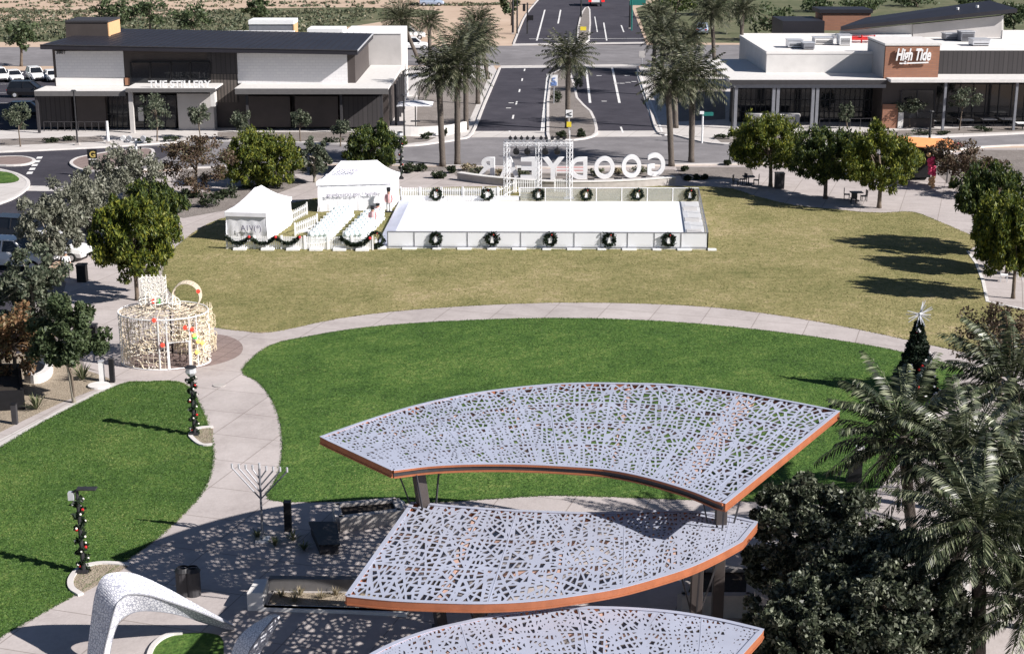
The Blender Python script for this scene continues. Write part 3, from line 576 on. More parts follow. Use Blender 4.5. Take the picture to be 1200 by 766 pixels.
rows = [((840, 700), (930, 700), (965, 700), 43.2), ((868, 557), (965, 557), (1030, 557), 43.5), ((905, 470), (1005, 490), (1078, 480), 43.7), ((975, 400), (1055, 420), (1118, 410), 44.0), ((1085, 335), (1112, 352), (1146, 340), 44.4)]
arch('short white mosaic horn curving up beside the tall arch', [(Z6(*a), Z6(*b), Z6(*c_), d) for a, b, c_, d in rows], G(258, 812))
# ------------------------------------------------------------------ trees
tr = 'park trees'
tree('ficus', 'shade_tree', 'yellow green round tree beside the light sculpture, the largest crown on the left', 'tree', 161, 352, 157, 280, 56, 49, tr, 1.3, .13)
tree('ficus_dark', 'shade_tree', 'green round tree just behind the yellow green tree at left', 'tree', 186, 285, 182, 243, 36, 31, tr)
tree('ficus', 'shade_tree', 'wide green round tree behind the small tent', 'tree', 303, 219, 305, 187, 50, 33, tr, 1.1)
tree('ficus_dark', 'shade_tree', 'dark green round tree behind the large tent', 'tree', 438, 204, 437, 173, 36, 27, tr)
tree('brown', 'sparse_tree', 'brownish sparse tree left of the wide green tree', 'tree', 228, 231, 231, 190, 44, 33, tr, 1.2)
tree('sage', 'sparse_tree', 'thin grey green tree between the two tents, in the back', 'tree', 369, 214, 368, 183, 23, 22, tr, .8)
for lab, a in (('silver grey olive tree overhanging the side street by the crosswalk', (104, 270, 100, 237, 48, 37)), ('silver grey olive tree behind the white parked SUV', (58, 318, 57, 267, 42, 40)), ('pale olive tree behind the parking sign', (152, 238, 152, 203, 44, 30))):
    tree('olive', 'olive_tree', lab, 'tree', *a, tr, 1.15)
tree('sage', 'sparse_tree', 'grey green tree in front of the white SUV', 'tree', 38, 385, 38, 336, 52, 46, tr, 1.6)
tree('autumn', 'sparse_tree', 'rusty autumn coloured tree at the left edge', 'tree', 18, 452, 16, 396, 46, 46, tr, 1.5, .12)
t_ = tree('sage', 'sparse_tree', 'twin trunk green tree on the left gravel bed', 'tree', 87, 472, 78, 391, 47, 46, tr, 1.9, .09, mats='mesquite'); MB().tube([G(87, 472), P(84, 440, G(87, 472).y), P(74, 410, G(87, 472).y)], [.08, .07, .04], 6).build('trunk', 'bark', t_)
for lab, a, f in (('round ficus at the left end of the right tree row', (903, 219, 899, 169, 46, 35), 1.15), ('lower dark ficus in the middle of the right tree row', (967, 233, 966, 183, 42, 32), 1.), ('broad yellow green ficus in front of the orange stall', (1030, 244, 1030, 186, 49, 38), 1.3)):
    tree('ficus_dark' if 'dark' in lab else 'ficus', 'shade_tree', lab, 'tree', *a, tr, f, .17)
tree('brown', 'sparse_tree', 'dark purplish sparse tree right of the orange stall', 'tree', 1113, 221, 1118, 186, 36, 24, tr, 1.2, .16)
for lab, a in (('farthest of the dense trees at the right edge', (1160, 296, 1164, 236, 50, 40)), ('dense tree at the right edge behind the nearest one', (1180, 320, 1182, 264, 46, 38)), ('nearest dense tree at the right edge, trunk on pale paving', (1187, 350, 1190, 280, 46, 46))):
    tree('ficus_dark' if 'far' in lab else 'ficus', 'shade_tree', lab, 'tree', *a, tr, 1.25, .12)
tree('brown', 'sparse_tree', 'dark scrubby tree at the far right edge beside the street', 'tree', 1150, 232, 1158, 206, 34, 22, tr, .9)
st_ = 'young street trees'
for lab, a in (('small street tree at the left corner of the dark left building', (24, 172, 22, 137, 17, 19)), ('small street tree in front of the white entry wall letters', (184, 166, 182, 129, 20, 23)), ('thin street tree before the white entry wall', (235, 163, 233, 135, 15, 15)), ('faint street tree under the right awning of the left building', (285, 164, 283, 143, 14, 15)), ('street tree centred on the brown wall of the left building', (352, 166, 352, 138, 13, 13)), ('dark street tree at the right of the brown wall', (399, 172, 399, 150, 14, 12)),
               ('bare young tree left of the brick tower', (993, 151, 992, 133, 10, 13)), ('young tree in front of the brick tower door', (1066, 150, 1066, 122, 20, 12)), ('young tree in front of the dark right wing', (1124, 153, 1130, 115, 22, 14))):
    tree('street', 'street_tree', lab, 'tree', *a, st_, 1., .07)
# desert trees and treeline at the back
for k, (a, lab) in enumerate((((25, 78, 24, 40, 22, 18), 'desert tree left of the roof box'), ((140, 60, 132, 15, 24, 15), 'mesquite directly behind the roof box with the sunlit orange side'), ((178, 58, 176, 14, 28, 16), 'wide mesquite behind the dark roof'), ((228, 55, 225, 20, 24, 15), 'pale mesquite behind the white roof strip'), ((302, 50, 300, 8, 16, 14), 'thin desert tree above the second roof box'))):
    tree('mesquite', 'mesquite_tree', lab, 'tree', *a, 'desert trees behind the left building', .9, .22)
for k, (a, lab) in enumerate((((905, 48, 905, 24, 30, 20), 'tallest tree behind the white roofed restaurant'), ((930, 44, 930, 36, 24, 8), 'low dark tree by the bare lot'), ((870, 40, 868, 14, 22, 16), 'tree behind the right palms'), ((960, 14, 960, 5, 26, 9), 'tree above the small brick box'), ((1012, 14, 1010, 4, 30, 8), 'bushy tree behind the dark sloped roof'), ((1075, 8, 1072, 0, 30, 8), 'tree behind the top of the sloped roof'), ((1150, 12, 1140, 1, 26, 9), 'tree behind the right end of the sloped roof'), ((1188, 36, 1188, 16, 18, 18), 'tree at the right edge behind the pale parapet'), ((835, 18, 830, -2, 30, 14), 'tree between the right palms, far back'), ((790, 22, 795, 0, 30, 14), 'dark tree behind the green street sign'), ((600, 30, 598, 2, 12, 18), 'slim tree left of the far boulevard'))):
    tree('far', 'background_tree', lab, 'tree', *a, 'trees along the far street', 1.3, .2, mats='ficus_dark' if k in (1, 9) else None)
# big dark trees bottom right
for lab, a, f in (('large dark small leaved tree hiding the canopy corner', (960, 752, 960, 646, 92, 80), 1.5), ('large dark tree at the bottom beside the date palms', (1050, 830, 1035, 715, 105, 88), 1.6), ('dark leafy tree at the bottom edge near the blue canopy tip', (940, 850, 945, 748, 76, 66), 1.1)):
    tree('big', 'dark_tree', lab, 'tree', *a, 'dark trees at the lower right', f, .2, leaf=.1)
tree('brown', 'sparse_tree', 'half bare brownish tree at the right edge behind the palms', 'tree', 1172, 470, 1172, 398, 52, 42, tr, 1.2, .12, leaf=.1)
# palms
near_a = palm_crown_mesh('crown', 56, 3.4, 40, .085, .6, 'frond', 5, low=-.4, droop=.72); near_b = palm_crown_mesh('crown', 52, 3.2, 38, .085, .58, 'frond', 6, low=-.45, droop=.68)
far_a = palm_crown_mesh('crown', 70, 3.9, 16, .15, .8, 'frond_far', 8, low=-.55, droop=.62); far_b = palm_crown_mesh('crown', 60, 3.7, 16, .15, .75, 'frond_far', 9, low=-.45, droop=.75)
def palm(label, bx, by, cx, cy, mesh, sc, group, r):
    b = G(bx, by); z = zat(b.y, cy); top = Vector((xat(b.y, z, cx), b.y, z)); t = thing('date_palm', label, 'palm tree', b, group)
    palm_trunk(MB(), b - Vector((0, 0, .05)), top, r).build('trunk', 'palm_bark', t, smooth=True)
    o = bpy.data.objects.new('crown', mesh); C.objects.link(o); o.parent = t; o.location = top - b; o.scale = (sc,) * 3; o.rotation_euler = (0, 0, RR.uniform(0, 6.28)); return t
pg = 'date palms at the lower right'
palm('date palm in front of the decorated holiday tree', 1072, 655, 1058, 512, near_a, .95, pg, .21)
palm('date palm with the widest crown, over the black sign', 1120, 700, 1130, 542, near_b, 1.0, pg, .21)
palm('nearest date palm with pale trunk at the bottom right', 1146, 835, 1148, 622, near_a, .82, pg, .21)
palm('date palm cut by the right edge, upper', 1192, 610, 1186, 450, near_b, 1.0, pg, .21)
palm('low date palm crown in the bottom right corner', 1215, 850, 1208, 700, near_b, .85, pg, .21)
palm('date palm cut by the right edge, lower', 1225, 740, 1204, 574, near_a, .85, pg, .21)
bp_ = 'palms along the boulevard'
for i, (lab, a) in enumerate((('left palm of the front pair beside the letters', (519, 195, 514, 88)), ('right palm of the front pair beside the letters', (536, 194, 536, 78)), ('second palm on the left side of the boulevard', (546, 152, 546, 52)), ('palm behind the second one, left of the boulevard', (560, 122, 560, 46)), ('third left boulevard palm near the far street', (572, 93, 560, 25)), ('left palm of the pair behind the white block', (493, 76, 470, 22)), ('right palm of the pair behind the white block', (504, 74, 503, 26)), ('single palm on the planted median', (665, 152, 666, 66)),
                              ('left palm of the front pair right of the letters', (787, 195, 783, 98)), ('right palm of the front pair right of the letters', (810, 190, 812, 92)), ('second palm on the right side of the boulevard', (792, 150, 790, 62)), ('third palm on the right of the boulevard', (776, 112, 776, 40)), ('palm at the right corner of the far street', (765, 84, 770, 18)), ('tall palm left of the white roofed restaurant', (838, 88, 834, 14)), ('tall palm at the corner of the white roof', (868, 82, 870, 12)), ('palm leaning over the far right corner', (815, 90, 806, 46)))):
    palm(lab, *a, far_a if i % 2 else far_b, (.86, .95, .8, .84)[i % 4] * (1. if a[1] > 140 else .95), bp_, .27)
# hedges and low plants
hg = 'low hedges round the lawn'
for lab, x, y, w_, h_ in (('long dark hedge mound left of the small tent', 205, 248, 40, 18), ('dark hedge mound between tree trunks', 248, 242, 42, 18), ('hedge mound behind the small tent', 268, 232, 34, 14), ('shrub under the brownish tree', 222, 232, 30, 12), ('shrub behind the large tent', 478, 203, 24, 12), ('low shrub at the foot of the front palm pair', 515, 209, 22, 12), ('shrub right of the garland post', 493, 201, 20, 9), ('shrub behind the letter wall end', 529, 203, 14, 9)):
    shrub(lab, x, y, w_, h_, 'hedge', 'hedge', group=hg)
for i, (x, y) in enumerate(((806, 212), (816, 211), (825, 211), (802, 201), (852, 194))): shrub(('first', 'second', 'third', 'isolated back', 'roadside')[i] + ' clipped dark bush near the right end of the letter wall', x, y, 10, 7, 'bush', 'bush', group='clipped bushes')
for lab, x, y in (('dark bush on the median nose, left', 657, 163), ('dark bush on the median nose, right', 681, 162), ('bush by the speed sign on the median', 652, 122), ('yellowish bush beside the median palm', 677, 106), ('dark bush behind the median palm', 680, 94)): shrub(lab, x, y, 15, 11 if 'nose' in lab else 16, 'bush', 'bush', 'scrub_leaf' if 'yellow' in lab else 'shrub', 'bushes on the median')
for lab, x, y, w_, h_ in (('dark roadside bush before the white planter, left boulevard corner', 521, 160, 10, 12), ('roadside plant in the corner bed left of the boulevard', 500, 163, 16, 8), ('roadside plant under the left awning', 60, 167, 22, 6), ('roadside plant left of the white post', 80, 165, 18, 6), ('roadside plant below the white entry wall', 170, 168, 24, 7), ('roadside plant beside the entry walk', 200, 166, 22, 7), ('bush before the brown wall', 390, 168, 30, 8), ('bush beside the restaurant monument sign', 845, 163, 20, 6), ('bush on the right roadside bed', 1080, 158, 28, 7), ('bush at right on the roadside bed', 1150, 154, 26, 6), ('bush by the right lamp', 1105, 158, 18, 5)): shrub(lab, x, y, w_, h_, 'bush', 'bush', group='roadside bushes', n=300)
def spiky(label, px, py, r, n, m, name, cat, h=.9, w=.09, group=None):
    b = G(px, py); rng = np.random.default_rng(px); V = []
    for i in range(n):
        az = rng.uniform(0, 6.28); el = rng.uniform(.5, 1.45); d = Vector((math.cos(az) * math.cos(el), math.sin(az) * math.cos(el), math.sin(el))); s_ = Vector((-math.sin(az), math.cos(az), 0)) * w * .5; L_ = r * rng.uniform(.7, 1.1); q = d * L_ * .5; e = d * L_ + Vector((0, 0, -.18 * L_))
        V += [(0, 0, .0), tuple(q + s_), tuple(e), tuple(q - s_)]
    o = bpy.data.objects.new(name, quads_mesh(name, np.array(V), m)); C.objects.link(o); o.location = b; return tag(o, label, cat, group)
spiky('spiky agave in the left gravel bed', 43, 480, 1.1, 40, 'agave', 'agave', 'plant'); spiky('tall spiky plant near the totem in the gravel bed', 97, 446, 1.2, 36, 'agave', 'agave', 'plant')
for i, (x, y) in enumerate(((330, 702), (352, 700), (376, 704), (345, 708), (394, 700))): spiky('dry tuft of grass in the long planter, ' + ('left end', 'left of centre', 'right of centre', 'front', 'right end')[i], x, y, .55, 50, 'dry_grass', 'grass_tuft', 'plant', w=.03, group='dry grasses in the long planter')
for i, (x, y) in enumerate(((302, 632), (322, 640), (344, 634), (356, 645))): spiky('shaded grass tuft below the menorah, ' + ('far left', 'front', 'behind', 'right')[i], x, y, .6, 50, 'agave', 'grass_tuft', 'plant', w=.04, group='grasses below the menorah')
# ------------------------------------------------------------------ ice rink
A, B_, Cc, D = G(443, 291.5), G(829, 293), G(818, 238.5), G(470, 238)
rink = thing('ice_rink', 'white outdoor ice rink with panel barriers on the dry lawn', 'ice rink', (A + B_ + Cc + D) / 4)
MB().prism([(p.x, p.y, .03) for p in (A, B_, Cc, D)], (0, 0, .16)).build('platform', 'white', rink)
q = [A.lerp(B_, .035).lerp(D.lerp(Cc, .035), .02), A.lerp(B_, .965).lerp(D.lerp(Cc, .965), .02), A.lerp(B_, .955).lerp(D.lerp(Cc, .955), .97), A.lerp(B_, .035).lerp(D.lerp(Cc, .035), .97)]
MB().prism([(p.x, p.y, .195) for p in q], (0, 0, .02)).build('ice_sheet', 'ice', rink)
mats_ = MB()
for k in range(4): a0, a1 = B_.lerp(Cc, k / 4 + .02), B_.lerp(Cc, k / 4 + .1); b0 = (a1 - a0); mats_.prism([(p.x, p.y, .2) for p in (a0 + Vector((-1.3, 0, 0)), a0 + Vector((-.2, 0, 0)), a1 + Vector((-.2, 0, 0)), a1 + Vector((-1.3, 0, 0)))], (0, 0, .05))
mats_.build('rubber_mat', 'stucco_light', rink)
L0 = [A.lerp(D, k) for k in (0, 1)]; MB().prism([(L0[0].x - .1, L0[0].y, .19), (L0[0].x + .75, L0[0].y, .19), (L0[1].x + .75, L0[1].y, .19), (L0[1].x - .1, L0[1].y, .19)], (0, 0, .04)).build('entry_mat', 'panel_metal', rink)
def barrier(p, q, n, m, z0=.2, h=1.02, fr='grey_metal', top=True, gap=()):
    fm = MB()
    for i in range(n):
        if i in gap: continue
        a, b = p.lerp(q, i / n), p.lerp(q, (i + 1) / n); t = (b - a).normalized(); e = t * .04
        MB().bar((a + e) + Vector((0, 0, z0 + h / 2)), (b - e) + Vector((0, 0, z0 + h / 2)), .03, h - .05).build('barrier_panel', m, rink)
        fm.bar(a + Vector((0, 0, .05)), a + Vector((0, 0, z0 + h + .03)), .07)
        if top: fm.bar(a + Vector((0, 0, z0 + h + .02)), b + Vector((0, 0, z0 + h + .02)), .07, .06); fm.bar(a + Vector((0, 0, z0 - .05)), b + Vector((0, 0, z0 - .05)), .05, .05)
    fm.bar(q + Vector((0, 0, .05)), q + Vector((0, 0, z0 + h + .03)), .07); fm.build('barrier_frame', fr, rink)
barrier(A.lerp(B_, .03), B_, 12, 'plexi'); barrier(A, D, 7, 'plexi', gap=(0, 1, 2, 3, 4, 5, 6)); barrier(B_, Cc, 7, 'clear_panel')
back = lambda t: D.lerp(Cc, t)
barrier(back(.40), back(1), 7, 'mesh_screen', h=1.05, fr='white_metal'); barrier(back(0), back(.4), 5, 'plexi', h=.35, fr='white_metal')
ft = MB()
for k in range(13): p = A.lerp(B_, k / 12); ft.obox((p.x + .3, p.y - .15, .02), 1.0 * (.6 + .4 * (k % 2)), .45, .1)
ft.build('ballast_foot', 'white', rink)
def wreath(label, p, r=.37, ax='y', big=1, group='wreaths on the rink barrier'):
    t = thing('wreath', label, 'wreath', p, group)
    V = []; rng = np.random.default_rng(int(p.x * 50) % 999)
    a = rng.uniform(0, 6.28, 260); o = rng.normal(size=(260, 3)) * .075 * big; pos = np.stack([r * np.cos(a), np.full(260, -.03), r * np.sin(a)], 1) + o * np.array([1, .6, 1])
    ob = bpy.data.objects.new('foliage_ring', quads_mesh('foliage_ring', leaf_quads(pos, .13, rng, 1.7), 'pine_leaf')); C.objects.link(ob); ob.parent = t
    MB().ring(p, r, .075 * big, n=18).build('ring_core', 'pine_leaf', t)
    MB().prism([Vector(p) + Vector(v) for v in ((-.13, -.08, -.26), (.13, -.08, -.26), (.05, -.08, .14), (-.05, -.08, .14))], (0, .05, 0)).build('bow', 'white', t)
    MB().ball((p.x + .1, p.y - .1, p.z + r * .9), .05, n=8).build('knot', 'red', t); return t
nm = ('first', 'second', 'third', 'fourth', 'fifth', 'sixth', 'seventh')
for i, x in enumerate((511, 577, 645, 714, 783)):
    g = A.lerp(B_, (x - 443) / 386); wreath(nm[i] + ' wreath from the left on the front barrier', g + Vector((0, -.08, .75)))
for i, x in enumerate((511, 571, 631, 687, 747, 808)):
    g = back((x - 470) / 348); wreath(nm[i] + ' wreath from the left on the back barrier', g + Vector((0, -.08, .75)), .38)
wreath('large dark wreath on the gate at the left front corner of the rink', G(441, 292) + Vector((0, -.1, .75)), .48, big=1.3)
def stack_rows(px, lab, grp, k=1.05):       # rows of white skating aids
    base = None
    for i, (x, y) in enumerate(px):
        g = G(x, y)
        if base is None:
            base = thing('skating_aid', lab, 'skating aid', g, grp)
            b = MB().ball((g.x, g.y, .36), .34, (.85, 1.25, 1.0), 10); b.ball((g.x + .05, g.y - .38, .7), .22, (1, 1, 1), 8).build('body', 'aqua_shell', base, smooth=True)
            MB().tube([(g.x - .24, g.y + .3, .5), (g.x - .24, g.y + .38, .74), (g.x + .24, g.y + .38, .74), (g.x + .24, g.y + .3, .5)], .04, 6).build('handle', 'white', base); MB().obox((g.x, g.y, .01), .6, 1.0, .06).build('skid', 'white', base); base.scale = (k,) * 3
        else: copy_tree(base).location = g
stack_rows([(365 + i * 3.6 + j * 5.5, 285 - i * 3.7 - j * .6) for i in range(9) for j in range(4)], 'white seal shaped skating aid in the left nested row', 'skating aids in the left row')
stack_rows([(406 + i * 3.4 + j * 5.5, 285 - i * 3.7 - j * .6) for i in range(8) for j in range(4)], 'white seal shaped skating aid in the right nested row', 'skating aids in the right row')
# picket fences, garlands
def picket(label, x0, y0, x1, y1, n, h=.95, lean=0, feet=True):
    a, b = G(x0, y0), G(x1, y1); t = thing('picket_fence', label, 'fence', (a + b) / 2, 'white picket fence panels'); p = MB(); d = (b - a).normalized()
    for k in range(n):
        c = a.lerp(b, (k + .5) / n); p.bar(c + Vector((0, 0, .06)), c + Vector((0, 0, h)), .085, .03)
    p.build('pickets', 'white', t)
    for z in (.25, h - .22): MB().bar(a + Vector((0, .03, z)), b + Vector((0, .03, z)), .03, .08).build('rail', 'white', t)
    for q in (a, b): MB().bar(q, q + Vector((0, 0, h + .08)), .1).build('fence_post', 'white', t)
    if feet: MB().obox((((a + b) / 2).x, ((a + b) / 2).y - .25, .036), .9, .5, .13).build('ballast_foot', 'white', t)
for i, (x0, x1) in enumerate(((266, 298), (299, 330), (331, 357), (358, 384), (385, 412), (413, 437))): picket(nm[i] + ' picket panel from the left along the front of the tents', x0, 292 + i * .2, x1, 292.3 + i * .2, 13)
picket('picket panel slanting back beside the small tent', 346, 277, 372, 266, 12); picket('picket panel behind the small tent', 342, 262, 360, 252, 9, feet=False)
for i, (x0, x1) in enumerate(((470, 492), (493, 517), (518, 542), (543, 566), (567, 583))): picket(nm[i] + ' picket panel from the left along the back of the rink', x0, 236.5, x1, 236.5, 11, 1.15, feet=False)
picket('picket panel turned toward the light truss', 584, 236, 603, 226, 8, 1.1, feet=False); picket('picket panel under the light truss', 604, 226, 630, 226, 10, 1.1, feet=False); picket('picket panel right of the truss middle leg', 650, 225, 667, 226, 7, 1.1, feet=False)
def garland(label, px, z0, sag, m='pine_leaf', cat='garland'):
    pts = []
    for (x0, y0), (x1, y1) in zip(px, px[1:]):
        a, b = G(x0, y0), G(x1, y1)
        for k in range(8): t = k / 8; p = a.lerp(b, t); p.z = z0 - sag * 4 * t * (1 - t); p.y -= .12; pts.append(p)
    pts.append(G(*px[-1]) + Vector((0, -.12, z0))); t = thing('garland', label, cat, pts[0])
    rng = np.random.default_rng(3); k = rng.integers(0, len(pts) - 1, 900); u = rng.random((900, 1)); pa = np.array([tuple(p) for p in pts]); pos = pa[k] * (1 - u) + pa[k + 1] * u + rng.normal(size=(900, 3)) * .06 - np.array(pts[0])
    o = bpy.data.objects.new('needles', quads_mesh('needles', leaf_quads(pos, .14, rng, 1.6), m)); C.objects.link(o); o.parent = t
    MB().tube(pts, .05, 5).build('rope', 'pine_leaf', t)
    for q in pts[8::8]: MB().ball(q + Vector((0, -.1, 0)), .11, n=8).build('bow', 'red', t)
garland('dark green garland swagged along the small tent fence', [(266, 292), (293, 292.3), (324, 292.5), (352, 292.6)], .95, .5); garland('dark garland swag on the picket panels by the rink gate', [(400, 293), (434, 293)], .9, .5)
# ------------------------------------------------------------------ tents
def tent(label, corners, eave, peak, ridge, roof_text=None, wall_text=None):
    """corners front-left, front-right, back-right, back-left on the ground"""
    ctr = sum(corners, Vector()) / 4; t = thing('canopy_tent', label, 'tent', ctr); up = lambda p, z: Vector((p.x, p.y, z))
    fl, fr, br, bl = corners; w = MB()
    for a, b in ((fl, fr), (fr, br), (br, bl), (bl, fl)):     # hanging side walls with soft folds
        L_ = (b - a).length; n = int(L_ * 4); nn = Vector((b.y - a.y, a.x - b.x, 0)).normalized(); vs_ = []
        for i in range(n + 1):
            for z in (.06, .7, 1.4, eave):
                k = 1 - z / eave; vs_.append(a.lerp(b, i / n) + nn * (-.02 + .09 * k * math.sin(i * 2.1 + z * 1.7 + L_)) + Vector((0, 0, z)))
        w.add(vs_, [(i * 4 + j, i * 4 + 4 + j, i * 4 + 5 + j, i * 4 + 1 + j) for i in range(n) for j in range(3)])
    w.build('side_wall', 'canvas', t, smooth=True)
    r = MB(); r0, r1 = ridge; e = [up(ctr + (p - ctr) * 1.03, eave) for p in corners]; ra, rb = up(r0, peak), up(r1, peak)
    def slope(poly):
        n = 6; vs_ = []; a, b, c_, d = poly
        for i in range(n + 1):
            for j in range(n + 1):
                p = a.lerp(b, i / n).lerp(d.lerp(c_, i / n), j / n); p = p.copy(); p.z -= .16 * math.sin(PI * j / n) + .03 * math.sin(PI * i / n); vs_.append(p)
        r.add(vs_, [(i * (n + 1) + j, (i + 1) * (n + 1) + j, (i + 1) * (n + 1) + j + 1, i * (n + 1) + j + 1) for i in range(n) for j in range(n)])
    ws_ = ridge_dir(ridge, corners)
    for q in (((e[0], e[1], rb, ra), (e[1], e[2], rb, rb), (e[2], e[3], ra, rb), (e[3], e[0], ra, ra)) if ws_ else ((e[0], e[1], ra, ra), (e[1], e[2], rb, ra), (e[2], e[3], rb, rb), (e[3], e[0], ra, rb))): slope(q)
    r.build('roof', 'canvas', t, smooth=True); v = MB()
    for a, b in zip(e, e[1:] + e[:1]): v.bar(a + Vector((0, 0, -.12)), b + Vector((0, 0, -.12)), .03, .3)
    v.build('valance', 'canvas', t); lg = MB()
    for p in corners: q = ctr + (p - ctr) * .97; lg.bar(q, up(q, eave), .06)
    lg.build('tent_leg', 'alu', t); return t
def ridge_dir(ridge, c): return abs((ridge[1] - ridge[0]).dot((c[1] - c[0]).normalized())) >= abs((ridge[1] - ridge[0]).dot((c[2] - c[1]).normalized()))
fl, fr = G(266, 283), G(313, 284.5); dv = (G(342, 264) - fr); br, bl = fr + dv, fl + dv
mid = (fl + fr) / 2; T1 = tent('small white tent with a peaked roof and sunlit right wall', [fl, fr, br, bl], 2.15, 3.5, (mid + dv * .42 - (fr - fl) * .03, mid + dv * .58 + (fr - fl) * .03))
an = math.atan2(fr.y - fl.y, fr.x - fl.x); pp = fl.lerp(fr, .62)
text_obj('wall_mark', 'A1V(*)', .55, 1.5, .02, 'ink', (pp.x, pp.y - .2, .75), T1, rz=an)
fl, fr = G(373, 249), G(458, 246.5); br = G(468, 236.5); bl = br + (fl - fr); mid = (fl + bl) / 2; m2 = (fr + br) / 2
T2 = tent('large white tent with lettering on its front wall beside the rink', [fl, fr, br, bl], 2.4, 3.75, (mid.lerp(m2, .26), mid.lerp(m2, .76)))
an = math.atan2(fr.y - fl.y, fr.x - fl.x); pp = fl.lerp(fr, .5)
text_obj('wall_lettering', 'goodyearaz.gov / holiday', .34, 4.2, .02, 'ink', (pp.x - .05, pp.y - .2, 1.2), T2, rz=an)
pq = fl.lerp(fr, .42); text_obj('roof_lettering', 'Goodyear', .55, 1.8, .02, 'ink', (pq.x, pq.y + .36, 2.98), T2, rz=an, rx=-.78, shear=.3)
# festive toy soldiers by the tent
def soldier(label, px, py, h):
    g = G(px, py); t = thing('toy_soldier', label, 'decoration', g, 'toy soldier figures by the rink entrance')
    MB().obox((g.x, g.y, .03), .5 * h / 1.7, .4, .1).build('stand', 'black', t); b = MB()
    for s in (-.11, .11): b.tube([(g.x + s, g.y, .1), (g.x + s, g.y, .75 * h / 1.7)], [.085, .1], 8)
    b.build('legs', 'white', t); MB().tube([(g.x, g.y, .72 * h / 1.7), (g.x, g.y, 1.0 * h / 1.7), (g.x, g.y, 1.32 * h / 1.7)], [.2, .22, .19], 10).build('coat', 'pink', t)
    a = MB()
    for s in (-1, 1): a.tube([(g.x + .22 * s, g.y, 1.27 * h / 1.7), (g.x + .29 * s, g.y - .03, .98 * h / 1.7), (g.x + .25 * s, g.y - .1, .75 * h / 1.7)], [.075, .07, .06], 6)
    a.build('arms', 'pink', t); MB().ball((g.x, g.y, 1.43 * h / 1.7), .13, n=10).build('head', 'skin', t, smooth=True); MB().tube([(g.x, g.y, 1.5 * h / 1.7), (g.x, g.y, 1.62 * h / 1.7), (g.x, g.y, 1.78 * h / 1.7)], [.14, .16, .17], 10).build('hat', 'black', t)
soldier('pink coated toy soldier figure with black hat by the large tent corner', 456, 249, 1.9); soldier('pink and white toy soldier figure at the rink entrance', 437, 267, 1.6); soldier('small black hatted soldier figure low beside the large tent', 443, 254, 1.0)
# ------------------------------------------------------------------ truss with stage lights
tb = [G(594, 233), G(631, 233), G(667, 233)]; zt = zat(tb[1].y, 166)
tru = thing('light_truss', 'white lighting truss with black spotlights standing behind the rink', 'lighting rig', tb[1])
def lattice(mb, a, b, w):
    a = Vector(a); b = Vector(b); t = (b - a).normalized(); u = t.orthogonal().normalized(); v = t.cross(u); c4 = [(u * i + v * j) * w / 2 for i, j in ((-1, -1), (1, -1), (1, 1), (-1, 1))]
    for o in c4: mb.tube([a + o, b + o], .035, 5)
    n = int((b - a).length / w)
    for i in range(n):
        p0, p1 = a.lerp(b, i / n), a.lerp(b, (i + 1) / n)
        for k in range(4): mb.tube([p0 + c4[(k + i) % 4], p1 + c4[(k + 1 + i) % 4]], .018, 4)
for p in tb:
    m = MB(); lattice(m, p, (p.x, p.y, zt), .34); m.build('truss_leg', 'white_metal', tru); MB().obox((p.x, p.y, .03), .8, .8, .06).build('base_plate', 'alu', tru)
m = MB(); lattice(m, (tb[0].x - .2, tb[0].y, zt - .1), (tb[2].x + .2, tb[2].y, zt - .1), .34); m.build('truss_beam', 'white_metal', tru)
MB().bar((tb[2].x, tb[2].y, zt), (tb[2].x, tb[2].y, zt + .9), .06).build('antenna', 'white_metal', tru)
def spot(p, r, down):
    m = MB(); m.tube([Vector(p) + Vector((0, .12, .05)), Vector(p) + Vector((0, -.06, 0)), Vector(p) + Vector((0, -.24, -.1 * down))], [r * .6, r, r * .95], 10); m.bar(Vector(p) + Vector((0, 0, r * .5)), Vector(p) + Vector((0, 0, r * 1.5)), .06); m.build('spotlight', 'black', tru)
for x in (605, 618, 639, 653): spot((xat(tb[1].y, zt, x), tb[1].y - .2, zt - .72), .27, 1)
for x in (598, 604, 611, 618, 625, 634, 640, 647, 654, 661): spot((xat(tb[1].y, zt, x), tb[1].y, zt + .28), .15, -.5)
# ------------------------------------------------------------------ letter sign and its wall
wl = thing('low_wall', 'curved pale low wall below the big letters', 'wall', G(665, 218))
pts = smooth_open([G(538, 211), G(580, 216.5), (G(640, 221)), G(690, 221.5), G(745, 219.5), G(790, 216)], 5)
strip(MB(), pts, .5, 0.02, .62).build('wall_face', 'concrete', wl); strip(MB(), pts, .62, .622, .7).build('coping', 'concrete_white', wl)
sg = thing('letter_sign', 'large grey letters spelling GOODYEAR seen from behind, facing the street', 'sign', G(668, 210))
for ch, x0, x1, yb, yt in (('G', 758, 779, 208, 181), ('O', 728, 751, 210, 183), ('O', 696, 720, 211, 185), ('D', 667, 688, 211.5, 186), ('Y', 635, 661, 212, 186), ('E', 610, 630, 211.5, 186), ('A', 585, 609, 210.5, 186), ('R', 559, 580, 208, 186)):
    g = G((x0 + x1) / 2, yb + 1); s = sc_at(g.y); me = text_mesh(ch, (yb - yt) * s * 1.02, (x1 - x0) * s, .3, 'letter', .028); me.materials.append(M['white_metal'])
    o = bpy.data.objects.new('letter', me); C.objects.link(o); o.parent = sg; o.location = g + Vector((0, 0, .2)) - sg.location; o.rotation_euler = (0, 0, PI + (x0 - 668) * .0012)
p_ = MB()
for x, y in ((768, 208.6), (740, 210), (708, 211.4), (677, 211.8), (648, 212.3), (620, 212), (597, 211), (570, 209.2)): g = G(x, y + .6); p_.obox((g.x, g.y, 0.02), 1.7, .5, .19)
p_.build('plinth', 'concrete', sg)
